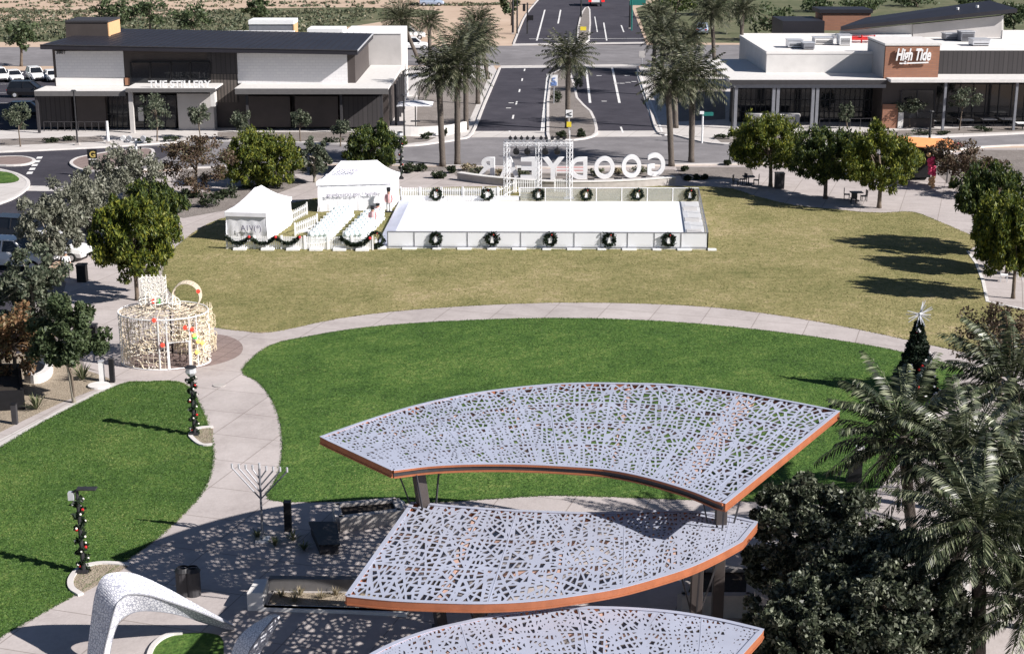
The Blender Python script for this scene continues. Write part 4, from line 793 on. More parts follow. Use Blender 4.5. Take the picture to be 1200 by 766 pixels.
fl_g = 'flower beds in front of the letters'
for i, (x, y, m) in enumerate(((548, 200, 'dry_grass'), (560, 204, 'scrub_leaf'), (585, 206, 'dry_grass'), (615, 208, 'scrub_leaf'), (700, 206, 'scrub_leaf'), (725, 205, 'dry_grass'), (750, 204, 'scrub_leaf'))): shrub(('pale tan grasses left of the letter R', 'greyish plants behind the letter R', 'pale grasses behind the letter A', 'plants behind the letter E', 'yellow green plants behind the letter O near the D', 'pale grasses between the two O letters', 'plants behind the letter G')[i], x, y, 22, 9, 'flower_bed', 'plant', m, fl_g, 300)
def banner(label, x0, x1, yb, h, cols_):
    a, b = G(x0, yb), G(x1, yb); t = thing('banner', label, 'banner', (a + b) / 2); n = len(cols_)
    for i, m in enumerate(cols_): MB().bar(a.lerp(b, .5) + Vector((0, 0, .3 + h * (i + .5) / n)) + (a - b) / 2, a.lerp(b, .5) + Vector((0, 0, .3 + h * (i + .5) / n)) + (b - a) / 2, .04, h / n - .005).build('stripe', m, t)
    f = MB(); [f.bar(p, p + Vector((0, 0, h + .35)), .06) for p in (a, b)]; f.build('stake', 'white_metal', t)
banner('pale red and white banner behind the letters D and Y', 652, 684, 206.5, .55, ('white', 'pink', 'white', 'pink')); banner('dark banner with a pale strip behind the letter E', 606, 632, 206, .6, ('black', 'charcoal', 'white'))
# ------------------------------------------------------------------ light sculpture: a walk-in gift box of light strings
gc = G(195, 424); s = sc_at(gc.y); Rg = 48 * s; zg = zat(gc.y - Rg * .8, 374)
gift = thing('light_sculpture', 'huge white wire gift box with bow covered in string lights', 'light sculpture', gc)
def cyl(a, z, r=Rg): return Vector((gc.x + r * 1.06 * math.sin(a), gc.y - r * .72 * math.cos(a), z))
fr_ = MB(); door = (.22, .72)
for k in range(49):
    a = -PI + 2 * PI * k / 48; z0 = .05 if not door[0] < a < door[1] else 1.5
    fr_.tube([cyl(a, z0), cyl(a, zg * .5 + .2), cyl(a, zg - .1 * math.cos(a))], .018 if k % 6 else .045, 4)
for z in np.arange(.1, zg, .3):
    arc = [cyl(-PI + 2 * PI * k / 72, z) for k in range(73)]
    if z < 1.5: arc = [cyl(door[1] + (2 * PI - door[1] + door[0]) * k / 72, z) for k in range(73)]
    fr_.tube(arc, .02, 4, False)
fr_.build('drum_frame', 'pale_frame', gift)
sw = MB()
for k in range(100):           # the curling ornament between the bars
    a = RR.uniform(-PI, PI); z = RR.uniform(.25, zg - .25); r = RR.uniform(.12, .3)
    if door[0] - .1 < a < door[1] + .1 and z < 1.8: continue
    sw.tube([cyl(a + r / Rg * math.cos(q * .7), z + r * math.sin(q * .7), Rg * 1.01) for q in range(9)], .022, 4)
sw.build('scroll_ornament', 'warm_white', gift)
g2 = G(229, 411); z2 = zat(g2.y, 360); r2 = 23 * s; d2 = MB()      # the narrower bell standing against the box
for k in range(24):
    a = 2 * PI * k / 24; d2.tube([(g2.x + r2 * f * math.cos(a), g2.y + r2 * f * .8 * math.sin(a), z) for f, z in ((1.12, .05), (1.0, z2 * .4), (.95, z2 * .8), (.8 + .15 * math.cos(a), z2 + .22 * math.cos(a)))], .02, 4)
for z in np.arange(.2, z2, .28): d2.tube([(g2.x + r2 * math.cos(2 * PI * k / 32), g2.y + r2 * .8 * math.sin(2 * PI * k / 32), z) for k in range(33)], .02, 4, False)
for k in range(50): a = RR.uniform(PI, 2 * PI); d2.ring((g2.x + r2 * math.cos(a), g2.y + r2 * .82 * math.sin(a), RR.uniform(.3, z2)), RR.uniform(.1, .2), .02, 'y', 8, 4)
d2.build('bell_frame', 'warm_white', gift)
for a in (.02, .2, .74, .95, -1.1, -1.35): MB().bar(cyl(a, .05, Rg * 1.02), cyl(a, zg + .05, Rg * 1.02), .06, .04).build('ribbon_band', 'white', gift)
rim = MB()
rim.tube([cyl(2 * PI * k / 48, zg - .1 * math.cos(2 * PI * k / 48), Rg * 1.03) for k in range(49)], .035, 5, False); rim.tube([cyl(2 * PI * k / 48, .06, Rg * 1.02) for k in range(49) if not door[0] < 2 * PI * k / 48 < door[1]], .035, 5, False); rim.build('rim', 'white', gift)
df = MB(); df.tube([cyl(door[0], .05), cyl(door[0], 1.5), cyl(door[1], 1.5), cyl(door[1], .05)], .06, 5); df.build('doorway_frame', 'white', gift)
lid = MB()
for k in range(24): a = 2 * PI * k / 24; lid.tube([cyl(a, zg), (gc.x, gc.y, zg + .35)], .028, 4)
for r in (.2, .4, .6, .8): lid.tube([cyl(2 * PI * k / 32, zg + .35 * (1 - r), Rg * r) for k in range(33)], .028, 4, False)
for k in range(40): a = RR.uniform(0, 6.28); r = RR.uniform(.15, .95); c_ = cyl(a, zg + .35 * (1 - r), Rg * r); lid.ring(c_, RR.uniform(.12, .26), .026, 'z', 8, 4)
lid.build('lid_frame', 'pale_frame', gift)
bw = MB(); cB = Vector((xat(gc.y, 3.6, 219), gc.y, zat(gc.y, 346)))
for k in range(4): bw.ring(cB + Vector((0, -.3 + .2 * k, 0)), .72, .035, 'y', 24, 5)
for k in range(26): a = 2 * PI * k / 26; o = Vector((.72 * math.cos(a), 0, .72 * math.sin(a))); bw.tube([cB + o + Vector((0, -.3, 0)), cB + o + Vector((0, .3, 0))], .03, 4)
bw.build('bow_loop', 'pale_frame', gift)
b2 = MB(); cl = Vector((xat(gc.y, 3.6, 176), gc.y + .5, 0)); zt2 = zat(cl.y, 325)
for x in np.linspace(-.62, .62, 7): b2.tube([(cl.x + x, cl.y, zg - .1), (cl.x + x * 1.05, cl.y, zt2)], .03, 4); b2.tube([(cl.x + x, cl.y + .6, zg - .1), (cl.x + x, cl.y + .6, zt2)], .03, 4)
for z in np.arange(zg, zt2 + .01, .22): b2.tube([(cl.x - .64, cl.y, z), (cl.x + .64, cl.y, z), (cl.x + .64, cl.y + .6, z), (cl.x - .64, cl.y + .6, z), (cl.x - .64, cl.y, z)], .03, 4)
for k in range(24): b2.ring((cl.x + RR.uniform(-.5, .5), cl.y - .02, RR.uniform(zg, zt2)), RR.uniform(.1, .2), .026, 'y', 8, 4)
b2.build('bow_loop', 'bulb_white', gift); b3 = MB()
for dx, dy, r in ((.35, -.2, .4), (-.2, -.5, .36), (.7, -.5, .34), (-.8, 0, .45)):
    for q in range(3): b3.ring((gc.x + dx, gc.y + dy, zg + .55), r, .03, 'xyz'[q], 14, 4)
b3.build('bow_knot', 'bulb_white', gift)
bl = MB()
for k in range(420):
    a = RR.uniform(-1.9, 1.9); z = RR.uniform(.1, zg)
    if door[0] < a < door[1] and z < 1.5: continue
    bl.ball(cyl(a, z, Rg * 1.03), .032, n=5)
tag(bl.build('string_lights', 'bulb_white', gift), kind='stuff')
for a, z, m in ((.85, zg * .62, 'bulb_warm'), (.95, zg * .5, 'bulb_warm'), (.62, zg * .8, 'bulb_red'), (.8, zg * .75, 'bulb_red'), (-.05, zg * .97, 'bulb_red'), (1.1, zg * .45, 'bulb_warm'), (.1, zg * .5, 'bulb_red'), (.9, zg * .3, 'bulb_warm'), (.86, zg * .6, 'bulb_green')): MB().ball(cyl(a, z, Rg * 1.05), .12, n=6).build('lamp', m, gift)
for dx, m in ((-.3, 'bulb_red'), (0, 'bulb_green')): MB().ball((cl.x + .35 + dx, cl.y - .1, zg + .4), .12, n=6).build('lamp', m, gift)
MB().ball(cB + Vector((.68, -.3, .3)), .12, n=6).build('lamp', 'bulb_red', gift)
# holiday tree
xb = G(1071, 462); xz = zat(xb.y, 376); xt = thing('holiday_tree', 'slim dark holiday tree with ornaments and a silver starburst on top', 'christmas tree', xb)
rng = np.random.default_rng(4); n = 5200; h = rng.random(n) ** 1.25; a = rng.uniform(0, 6.28, n); rr = (1.05 * (1 - h) + .12) * (.75 + .3 * rng.random(n)) * (1 + .1 * np.sin(h * 40)); pos = np.stack([rr * np.cos(a), rr * np.sin(a), .1 + h * (xz - .1)], 1)
o = bpy.data.objects.new('foliage', quads_mesh('foliage', leaf_quads(pos, .13, rng, 1.8), 'pine_leaf')); C.objects.link(o); o.parent = xt
MB().tube([xb, xb + Vector((0, 0, xz))], [.75, .05], 10).build('trunk_core', 'pine_leaf', xt)
for k in range(44): h = RR.random() ** 1.2; a = RR.uniform(-2.2, 1.0); r = (1.05 * (1 - h) + .12) * 1.06; MB().ball((xb.x + r * math.cos(a), xb.y + r * math.sin(a), .2 + h * (xz - .4)), .075, n=6).build('ornament', 'white' if k % 4 else 'red', xt)
sb = MB(); sc_ = xb + Vector((0, 0, xz + .35))
for k in range(26): v = Vector((RR.gauss(0, 1), RR.gauss(0, .5), RR.gauss(0, 1))).normalized() * RR.uniform(.5, .75); sb.tube([sc_, sc_ + v], [.035, .018], 4)
sb.ball(sc_, .1, n=8); sb.tube([sc_ - Vector((0, 0, .5)), sc_], .04, 6); sb.build('starburst', 'alu', xt)
# ------------------------------------------------------------------ buildings
def pb(mb, x0, y0, x1, y1, d, dep, mi=0):       # a box whose front face fills the pixel rectangle on the plane at distance d
    z1 = zat(d, y0); z0 = max(0.01, zat(d, y1)) if y1 is not None else 0.01; zm = (z0 + z1) / 2
    return mb.box(xat(d, zm, x0), d, z0, xat(d, zm, x1), d + dep, z1, mi)
def part(name, m, root, x0, y0, x1, y1, d, dep, **k): return pb(MB(), x0, y0, x1, y1, d, dep).build(name, m, root, **k)
lb = thing('restaurant_building', 'dark roofed restaurant with white panels and THE STILLERY lettering', 'building', G(255, 152))
D0 = 164.0
zr = lambda px: 8.35 + (415 - px) / 370 * .55
XL, XR = xat(D0, 5, 64), xat(D0, 5, 416) + .05
MB().add([(XL, D0, 0), (XR, D0, 0), (XR, D0 + 16, 0), (XL, D0 + 16, 0), (XL, D0, 8.5), (XR, D0, 7.9), (XR, D0 + 16, 7.9), (XL, D0 + 16, 8.5)], [(0, 3, 2, 1), (4, 5, 6, 7), (0, 1, 5, 4), (1, 2, 6, 5), (2, 3, 7, 6), (3, 0, 4, 7)]).build('wall', 'bronze_wall', lb)
x0, x1 = xat(162, 8.7, 47), xat(162, 8.2, 416) + .25; rf = MB()
rf.add([(x0, 162, 8.5), (x1, 162, 7.92), (x1, D0 + 17, 7.92), (x0 + 1.5, D0 + 17, 8.5), (x0, 162, 8.95), (x1, 162, 8.35), (x1, D0 + 17, 8.5), (x0 + 1.5, D0 + 17, 9.1)], [(0, 3, 2, 1), (4, 5, 6, 7), (0, 1, 5, 4), (1, 2, 6, 5), (2, 3, 7, 6), (3, 0, 4, 7)])
rfo = rf.build('roof', 'bronze_roof', lb)
MB().bar((x0, 161.97, 8.97), (x1, 161.97, 8.37), .06, .08).build('roof_edge', 'charcoal', rfo); MB().bar((x1 + .03, 162, 8.37), (x1 + .03, D0 + 17, 8.52), .07, .16).build('roof_edge', 'alu', rfo)
ss = MB()
for k in range(1, 42): t = k / 42; ss.bar((x0 + (x1 - x0) * t, 162, 8.97 - .6 * t), (x0 + 1.5 + (x1 - x0 - 1.5) * t, D0 + 17, 9.12 - .6 * t), .05, .05)
ss.build('roof_seam', 'bronze_roof', rfo)
part('wall_panel', 'block_white', lb, 65.5, 60, 145, 91, 163.9, .3); part('wall_panel', 'stucco_light', lb, 65.5, 91.3, 145, 101, 163.88, .3)
text_obj('street_number', '3801', zat(163.8, 59.5) - zat(163.8, 63.5), None, .05, 'black', P(71, 63.5, 163.85), lb)
part('wall_panel', 'block_white', lb, 278, 62.5, 407, 98, 163.9, .3)
part('wall_panel', 'slats', lb, 247.5, 87, 278, 120, 163.85, .3); part('wall_panel', 'siding', lb, 243, 60, 278, 86.8, 163.87, .3); part('wall_panel', 'rust_wall', lb, 146.3, 91.5, 153, 100, 163.8, .3)
wd = part('window', 'glass', lb, 153.5, 73.5, 246, 101, 163.82, .2); m = MB()
for x in (153, 176, 200, 223, 246): m.bar(P(x, 73, 163.78), P(x, 101, 163.78), .14)
m.bar(P(153, 73.3, 163.78), P(246, 73.3, 163.78), .14); m.build('window_frame', 'black', wd)
# awnings: white topped slabs with a grey fascia
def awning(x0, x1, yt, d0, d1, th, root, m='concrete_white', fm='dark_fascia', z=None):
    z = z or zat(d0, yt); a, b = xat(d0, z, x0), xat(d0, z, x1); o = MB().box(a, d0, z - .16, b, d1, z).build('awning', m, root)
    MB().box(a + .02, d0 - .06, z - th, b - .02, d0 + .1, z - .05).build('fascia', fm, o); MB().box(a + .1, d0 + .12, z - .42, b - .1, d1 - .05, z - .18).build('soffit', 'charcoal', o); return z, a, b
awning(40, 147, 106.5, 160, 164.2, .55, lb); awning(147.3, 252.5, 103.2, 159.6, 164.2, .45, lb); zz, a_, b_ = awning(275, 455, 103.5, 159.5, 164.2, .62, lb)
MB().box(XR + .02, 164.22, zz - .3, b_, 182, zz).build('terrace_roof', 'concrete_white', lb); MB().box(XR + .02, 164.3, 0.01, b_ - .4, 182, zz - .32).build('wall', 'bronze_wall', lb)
for k, (x0, x1, m) in enumerate(((42, 84, 'siding'), (90, 124, 'bronze_wall'), (290, 340, 'bronze_wall'), (346, 396, 'bronze_wall'), (402, 446, 'siding'))): part('wall_panel', m, lb, x0, 113, x1, 149, 162.6, 1.3)  # dark siding on the end panels deepens the shade under the awnings
for x0, x1 in ((125, 150), (157, 206)):
    wd = part('window', 'glass', lb, x0, 112, x1, 151, 163.4, .5); m = MB(); [m.bar(P(x0 + (x1 - x0) * k / 4, 112, 163.35), P(x0 + (x1 - x0) * k / 4, 151, 163.35), .1) for k in range(5)]; m.bar(P(x0, 134, 163.35), P(x1, 134, 163.35), .1); m.build('window_frame', 'charcoal', wd)
part('entry_wall', 'stucco_grey', lb, 208.5, 110, 250.5, None, 162.3, 1.6); part('entry_column', 'stucco_white', lb, 246.5, 104.5, 251.5, 125, 160.2, 1.2); part('poster', 'stucco_white', lb, 162, 126, 168, 142, 163.2, .1)
for x, w_ in ((154, .42), (44, .25), (290, .25), (400, .25), (447, .3)): zc = 4.4; d = 160.2; X = xat(d, 2, x); MB().box(X - w_ / 2, d, .01, X + w_ / 2, d + w_, zc).build('awning_column', 'stucco_grey' if w_ > .4 else 'charcoal', lb)
zl = zat(159.9, 103); me = text_obj('sign_lettering', 'THE STILLERY', zat(159.9, 95) - zl, (247 - 174) * sc_at(159.9, 5), .2, 'white', (xat(159.9, zl, 210.5), 160.0, zl + .02), lb, .02)
rail = MB(); [rail.bar(P(x, 0, 158.8) * 0 + G(x, 154) + Vector((0, 0, .03)), G(x, 154) + Vector((0, 0, 1.0)), .06) for x in range(52, 132, 8)]; rail.bar(G(52, 154) + Vector((0, 0, 1)), G(124, 154) + Vector((0, 0, 1)), .06); rail.build('patio_railing', 'charcoal', lb)
part('roof_box', 'bronze_wall', lb, 77, 26.5, 126, 46, 172, 5.2); tb_ = xat(172, 10, 126); MB().box(tb_ + .01, 172.02, zat(172, 45), tb_ + .12, 177.1, zat(172, 27)).build('sunlit_side', 'tan_wall', lb); part('roof_box_cap', 'charcoal', lb, 76, 24.5, 126.5, 26.7, 171.9, 5.4)  # tan slab on the right side paints in its sunlit orange tone
part('roof_box', 'grey_metal', lb, 292, 29, 343, 46, 184, 3.4); tb_ = xat(184, 10, 343); MB().box(tb_ + .01, 184.02, zat(184, 45), tb_ + .12, 187.3, zat(184, 29)).build('sunlit_side', 'tan_wall', lb); part('roof_box_cap', 'white', lb, 291, 24, 344, 28.8, 183.9, 3.8)  # second tan slab, colouring this box's right side as sunlit
part('parapet', 'white', lb, 217, 36.5, 345, 46, 182.2, .5); part('parapet', 'white', lb, 360, 34, 402, 46, 183, 4)
zb = zat(182, 40); xa, xb_ = xat(182, 5, 404), xat(182, 5, 470); MB().box(xa, 182.05, .01, xb_, 192, zb).build('tall_block', 'stucco_grey', lb); MB().box(xa - .1, 181.95, zb + .003, xb_ + .1, 192.1, zb + .12).build('parapet', 'white', lb); MB().box(xb_ + .004, 182.1, .01, xb_ + .12, 191.9, zb - .01).build('side_wall', 'stucco_light', lb)  # lighter stucco slab paints the right face as brightened by sun
m = MB()
for k in range(5): y = 166 + k * 3.2; m.box(b_ + .1, y, .01, b_ + .35, y + .3, zz - .35)
m.build('side_post', 'charcoal', lb)
# patio umbrella and stairs right of the left building
g = G(487, 147); t = thing('patio_umbrella', 'white flat patio umbrella beside the restaurant side wall', 'umbrella', g); MB().tube([g, g + Vector((0, 0, 2.4))], .06, 8).build('pole', 'dark_metal', t); m = MB(); m.add([tuple(g + Vector((1.9 * sx, 1.9 * sy, 2.3))) for sx, sy in ((-1, -1), (1, -1), (1, 1), (-1, 1))] + [tuple(g + Vector((0, 0, 2.75)))], [(0, 1, 4), (1, 2, 4), (2, 3, 4), (3, 0, 4), (3, 2, 1, 0)]); m.build('shade', 'canvas', t)
def patio_table(label, px, py, top='white', chairs=4, grp=None, r=.5):
    g = G(px, py); t = thing('patio_table', label, 'table', g, grp); MB().obox((g.x, g.y, .7), r * 2, r * 1.6, .05).build('table_top', top, t); m = MB(); m.bar(g, g + Vector((0, 0, .7)), .08); m.obox((g.x, g.y, .02), .5, .5, .04); m.build('pedestal', 'dark_metal', t); return t
def chair(label, px, py, rz, grp, m='dark_metal'):
    g = G(px, py); t = thing('patio_chair', label, 'chair', g, grp, rz); MB().box(-.24, -.24, .42, .24, .24, .47).build('seat', m, t, world=False); MB().box(-.24, .2, .5, .24, .25, .95).build('backrest', m, t, world=False)
    for x, y in ((-.2, -.2), (.2, -.2), (-.2, .2), (.2, .2)): MB().box(x - .025, y - .025, .02, x + .025, y + .025, .5).build('leg', m, t, world=False)
    return t
patio_table('dark patio table under the white umbrella', 487, 150, 'dark_metal')
wl2 = thing('low_wall', 'pale low retaining wall at the left boulevard corner', 'wall', G(495, 160)); strip(MB(), smooth_open([G(456, 160), G(490, 159.5), G(525, 157.5), G(545, 153)], 4), .4, .02, .95).build('wall_face', 'concrete_white', wl2)
# right restaurant
rb = thing('restaurant_building', 'white roofed restaurant with brick tower and High Tide script sign', 'building', G(1030, 142))
zA = 5.25; xL, xT = xat(163, zA, 855), xat(164, 4, 1037)
o = MB().box(xL, 163, zA - .3, xT - .05, 169.6, zA).build('awning', 'concrete_white', rb); MB().box(xL, 169.62, zA - .3, xat(169.4, 6, 898) - .02, 184, zA).build('awning', 'concrete_white', rb)
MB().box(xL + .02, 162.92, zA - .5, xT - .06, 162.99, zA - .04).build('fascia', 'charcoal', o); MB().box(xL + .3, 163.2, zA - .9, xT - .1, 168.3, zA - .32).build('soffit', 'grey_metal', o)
xB0, xB1 = xat(169.4, 6, 898), 78; zB = 7.25
MB().box(xB0, 169.4, .01, xT + .5, 190, zB).build('upper_block', 'stucco_white', rb); m = MB(); m.box(xB0 + .3, 169.7, zB + .002, xB1, 191, zB + .03); m.build('roof', 'stucco_light', rb)
m = MB(); [m.box(*q) for q in ((xB0 - .05, 169.35, zB + .035, xT, 169.75, zB + .3), (xB0 - .05, 169.77, zB + .035, xB0 + .35, 190, zB + .3), (xB0 + .4, 189.6, zB + .035, xB1, 190, zB + .5))]; m.build('parapet', 'stucco_light', rb)
gl = MB().box(xL + 1.0, 168.4, .01, xT - .02, 169.3, zA - .95).build('glass_wall', 'glass', rb); m = MB()
for k in range(30): X = xL + 1 + (xT - xL - 1) * k / 29; m.box(X - .05, 168.33, .02, X + .05, 168.38, zA - 1)
for z in (1.1, 2.4, 3.6): m.box(xL + 1, 168.33, z, xT - .05, 168.38, z + .08)
m.build('window_frame', 'charcoal', gl)
for x in (862, 906, 911, 952, 957): X = xat(163.4, 2, x); MB().box(X - .16, 163.3, .01, X + .16, 163.6, zA - .52).build('awning_column', 'grey_metal', rb)
X0, X1, zt_ = xat(164, 8, 1037), xat(164, 8, 1101), zat(164, 53.5)
tw = MB().box(X0, 164, .01, X1, 172, zt_).build('tower', 'bronze_wall', rb); MB().box(X0 + .02, 163.85, zat(164, 93), X1 - .02, 163.98, zt_ - .1).build('brick_facing', 'brick', tw); MB().box(X0 - .08, 163.78, zt_ + .002, X1 + .08, 172.1, zt_ + .22).build('tower_cap', 'concrete_white', tw)
MB().box(X0 - .03, 164.1, 5.0, X0 - .005, 172, zt_ - .1).build('side_wall', 'stucco_grey', tw); dr = part('entrance', 'glass', tw, 1056, 106, 1095, 139, 163.88, .1); m = MB(); [m.bar(P(x, 106, 163.84), P(x, 139, 163.84), .12) for x in (1056, 1075, 1095)]; m.build('door_frame', 'charcoal', dr)
part('brick_base', 'brick', tw, 1034, 122.5, 1052, None, 163.7, .28); part('white_panel', 'concrete_white', tw, 1052.5, 132, 1058.5, None, 163.6, .25)
text_obj('sign_lettering', 'High Tide', zat(163, 57.5) - zat(163, 76), (1091 - 1050) * sc_at(163, 7), .16, 'white', (xat(163.6, 7, 1070), 163.6, zat(163.6, 75.5)), rb, .03, shear=.25); pa, pz = P(1054, 74.6, 163.6), P(1088, 73.4, 163.6); MB().bar(pa, pz, .1, .14).build('sign_underline', 'white', rb)
X2 = 82
rw = MB().box(X1 + .02, 167, .01, X2, 190, zat(167, 60)).build('right_wing', 'siding', rb); MB().box(X1 + .3, 167.5, zat(167, 60) + .003, X2, 189.5, zat(167, 60) + .03).build('roof', 'stucco_light', rw); MB().box(X0 + .3, 161.8, zat(161.8, 93.5) - .3, X2, 166.95, zat(161.8, 93.5)).build('awning', 'concrete_white', rb); gl = MB().box(X1 + .5, 166.8, .02, X2, 166.97, 4.3).build('glass_wall', 'glass', rb); m = MB(); [m.box(X1 + .5 + k * 1.4, 166.7, .02, X1 + .6 + k * 1.4, 166.78, 4.3) for k in range(18)]; m.build('window_frame', 'charcoal', gl)
for k in range(4): X = X1 + .3 + k * 7.5; MB().box(X, 162.1, .01, X + .25, 162.4, zat(161.8, 93.5) - .32).build('awning_column', 'grey_metal', rb)
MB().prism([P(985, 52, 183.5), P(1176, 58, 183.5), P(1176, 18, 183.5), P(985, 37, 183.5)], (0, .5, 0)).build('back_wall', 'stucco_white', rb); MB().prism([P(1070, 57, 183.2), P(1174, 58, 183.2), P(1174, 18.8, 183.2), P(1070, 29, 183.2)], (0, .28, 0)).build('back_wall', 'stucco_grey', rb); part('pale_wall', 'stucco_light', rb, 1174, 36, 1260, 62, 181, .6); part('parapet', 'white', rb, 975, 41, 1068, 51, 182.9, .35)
a = [P(985, 36, 182.2), P(1192, 15, 182.2), P(1160, -1.5, 193), P(1015, 23.5, 193)]; a[2].z = a[1].z + .25; a[3].z = a[0].z + .25; rf = MB().prism(a, (0, 0, .45)).build('sloped_roof', 'bronze_roof', rb); v = [P(1122, 14, 187), P(1145, 11.5, 187)]
for q in v: MB().tube([(q.x, q.y, q.z - .6), (q.x, q.y, q.z + .5)], .18, 8).build('roof_vent', 'white', rf)
part('side_roof', 'bronze_roof', rb, 917, 25, 966, 45, 194, 8); part('brick_box', 'brick', rb, 964, 16, 1020, 36, 198, 5); part('brick_box_cap', 'bronze_roof', rb, 961, 11.5, 1023, 15.8, 197.8, 5.5)
# rooftop units stand on the roof
for lab, x0, y0, x1, y1, d, mt in (('tall grey rooftop unit on the white roof, left', 924, 47, 941, 62.5, 176, 'alu'), ('low dark rooftop unit beside the tall grey one', 942, 56, 955, 62.5, 174, 'grey_metal'), ('white rooftop unit in the middle of the white roof', 955, 44, 977, 60, 180, 'stucco_light'), ('narrow white rooftop unit beside the red pipes', 984, 41, 998, 54, 179, 'white'), ('grey rooftop unit right of the tower, back', 1108, 40, 1127, 53, 179, 'grey_metal'), ('dark rooftop unit right of the tower', 1126, 37, 1142, 52, 177.5, 'grey_metal'), ('boxy rooftop unit at the right of the roof', 1140, 46, 1160, 58, 172, 'alu')):
    z1, z0 = zat(d, y0), (zB if x0 < 1100 else zat(167, 60)) + .03; A_ = xat(d, 8, x0); B2 = xat(d, 8, x1); t = thing('rooftop_unit', lab, 'rooftop unit', ((A_ + B2) / 2, d + .8, z0), 'rooftop units'); z1 = max(z1, z0 + .8); MB().box(A_, d, z0 + .1, B2, d + 1.8, z1 - .08).build('cabinet', mt, t, bevel=.04); MB().box(A_ - .06, d - .06, z1 - .075, B2 + .06, d + 1.86, z1).build('cap', 'alu', t); m = MB(); [m.box(A_ + .15, d - .03, z0 + .25 + k * .16, B2 - .15, d - .004, z0 + .33 + k * .16) for k in range(int((z1 - z0 - .5) / .16))]; m.build('grille', 'charcoal', t); MB().box(A_ + .1, d + .1, z0, B2 - .1, d + 1.7, z0 + .095).build('base_frame', 'charcoal', t)
g = P(1010, 52, 182); t = thing('pipe_run', 'rusty red pipes and valves on the white roof', 'pipes', (g.x, g.y, zB + .03)); m = MB(); [m.tube([(g.x - 1.4, g.y + k * .5, zB + .5 + .15 * k), (g.x + 1.6, g.y + k * .5, zB + .5 + .15 * k)], .12, 6) for k in range(3)]; [m.tube([(g.x + x, g.y + .3, zB + .03), (g.x + x, g.y + .3, zB + .95)], .09, 6) for x in (-1.3, 0, 1.5)]; m.build('pipes', 'red', t)
for i, (x, y, lab) in enumerate(((1087, 149, 'white topped patio table right of the brick tower'), (1131, 148, 'white topped patio table under the dark wing, left'), (1158, 147.5, 'white topped patio table under the dark wing, middle'), (1180, 147, 'white topped patio table near the right edge'), (1198, 152, 'white topped patio table at the very right edge'))): patio_table(lab, x, y, grp='white patio tables', r=.75)
# monument sign and fence by the right restaurant
g = G(905, 149); t = thing('monument_sign', 'long low grey wall sign behind the left ficus', 'sign', g); m = MB(); pb(m, 878, 137, 934, 149, g.y, .8); m.build('sign_wall', 'stucco_grey', t); m = MB(); pb(m, 876, 134, 938, 136.8, g.y - .2, 1.3); m.build('coping', 'concrete_white', t); m = MB(); pb(m, 932, 134.5, 937, 149, g.y - .3, 1.2); m.build('pillar', 'grey_metal', t)
ra = thing('railing', 'thin dark railing along the right restaurant sidewalk', 'railing', G(1080, 150)); m = MB()
for x in range(960, 1200, 12): p = G(x, 150.5 - (x - 960) * .012); m.bar(p, p + Vector((0, 0, 1)), .05)
m.bar(G(960, 150.5) + Vector((0, 0, 1)), G(1190, 147.8) + Vector((0, 0, 1)), .05); m.build('rail_bars', 'charcoal', ra)
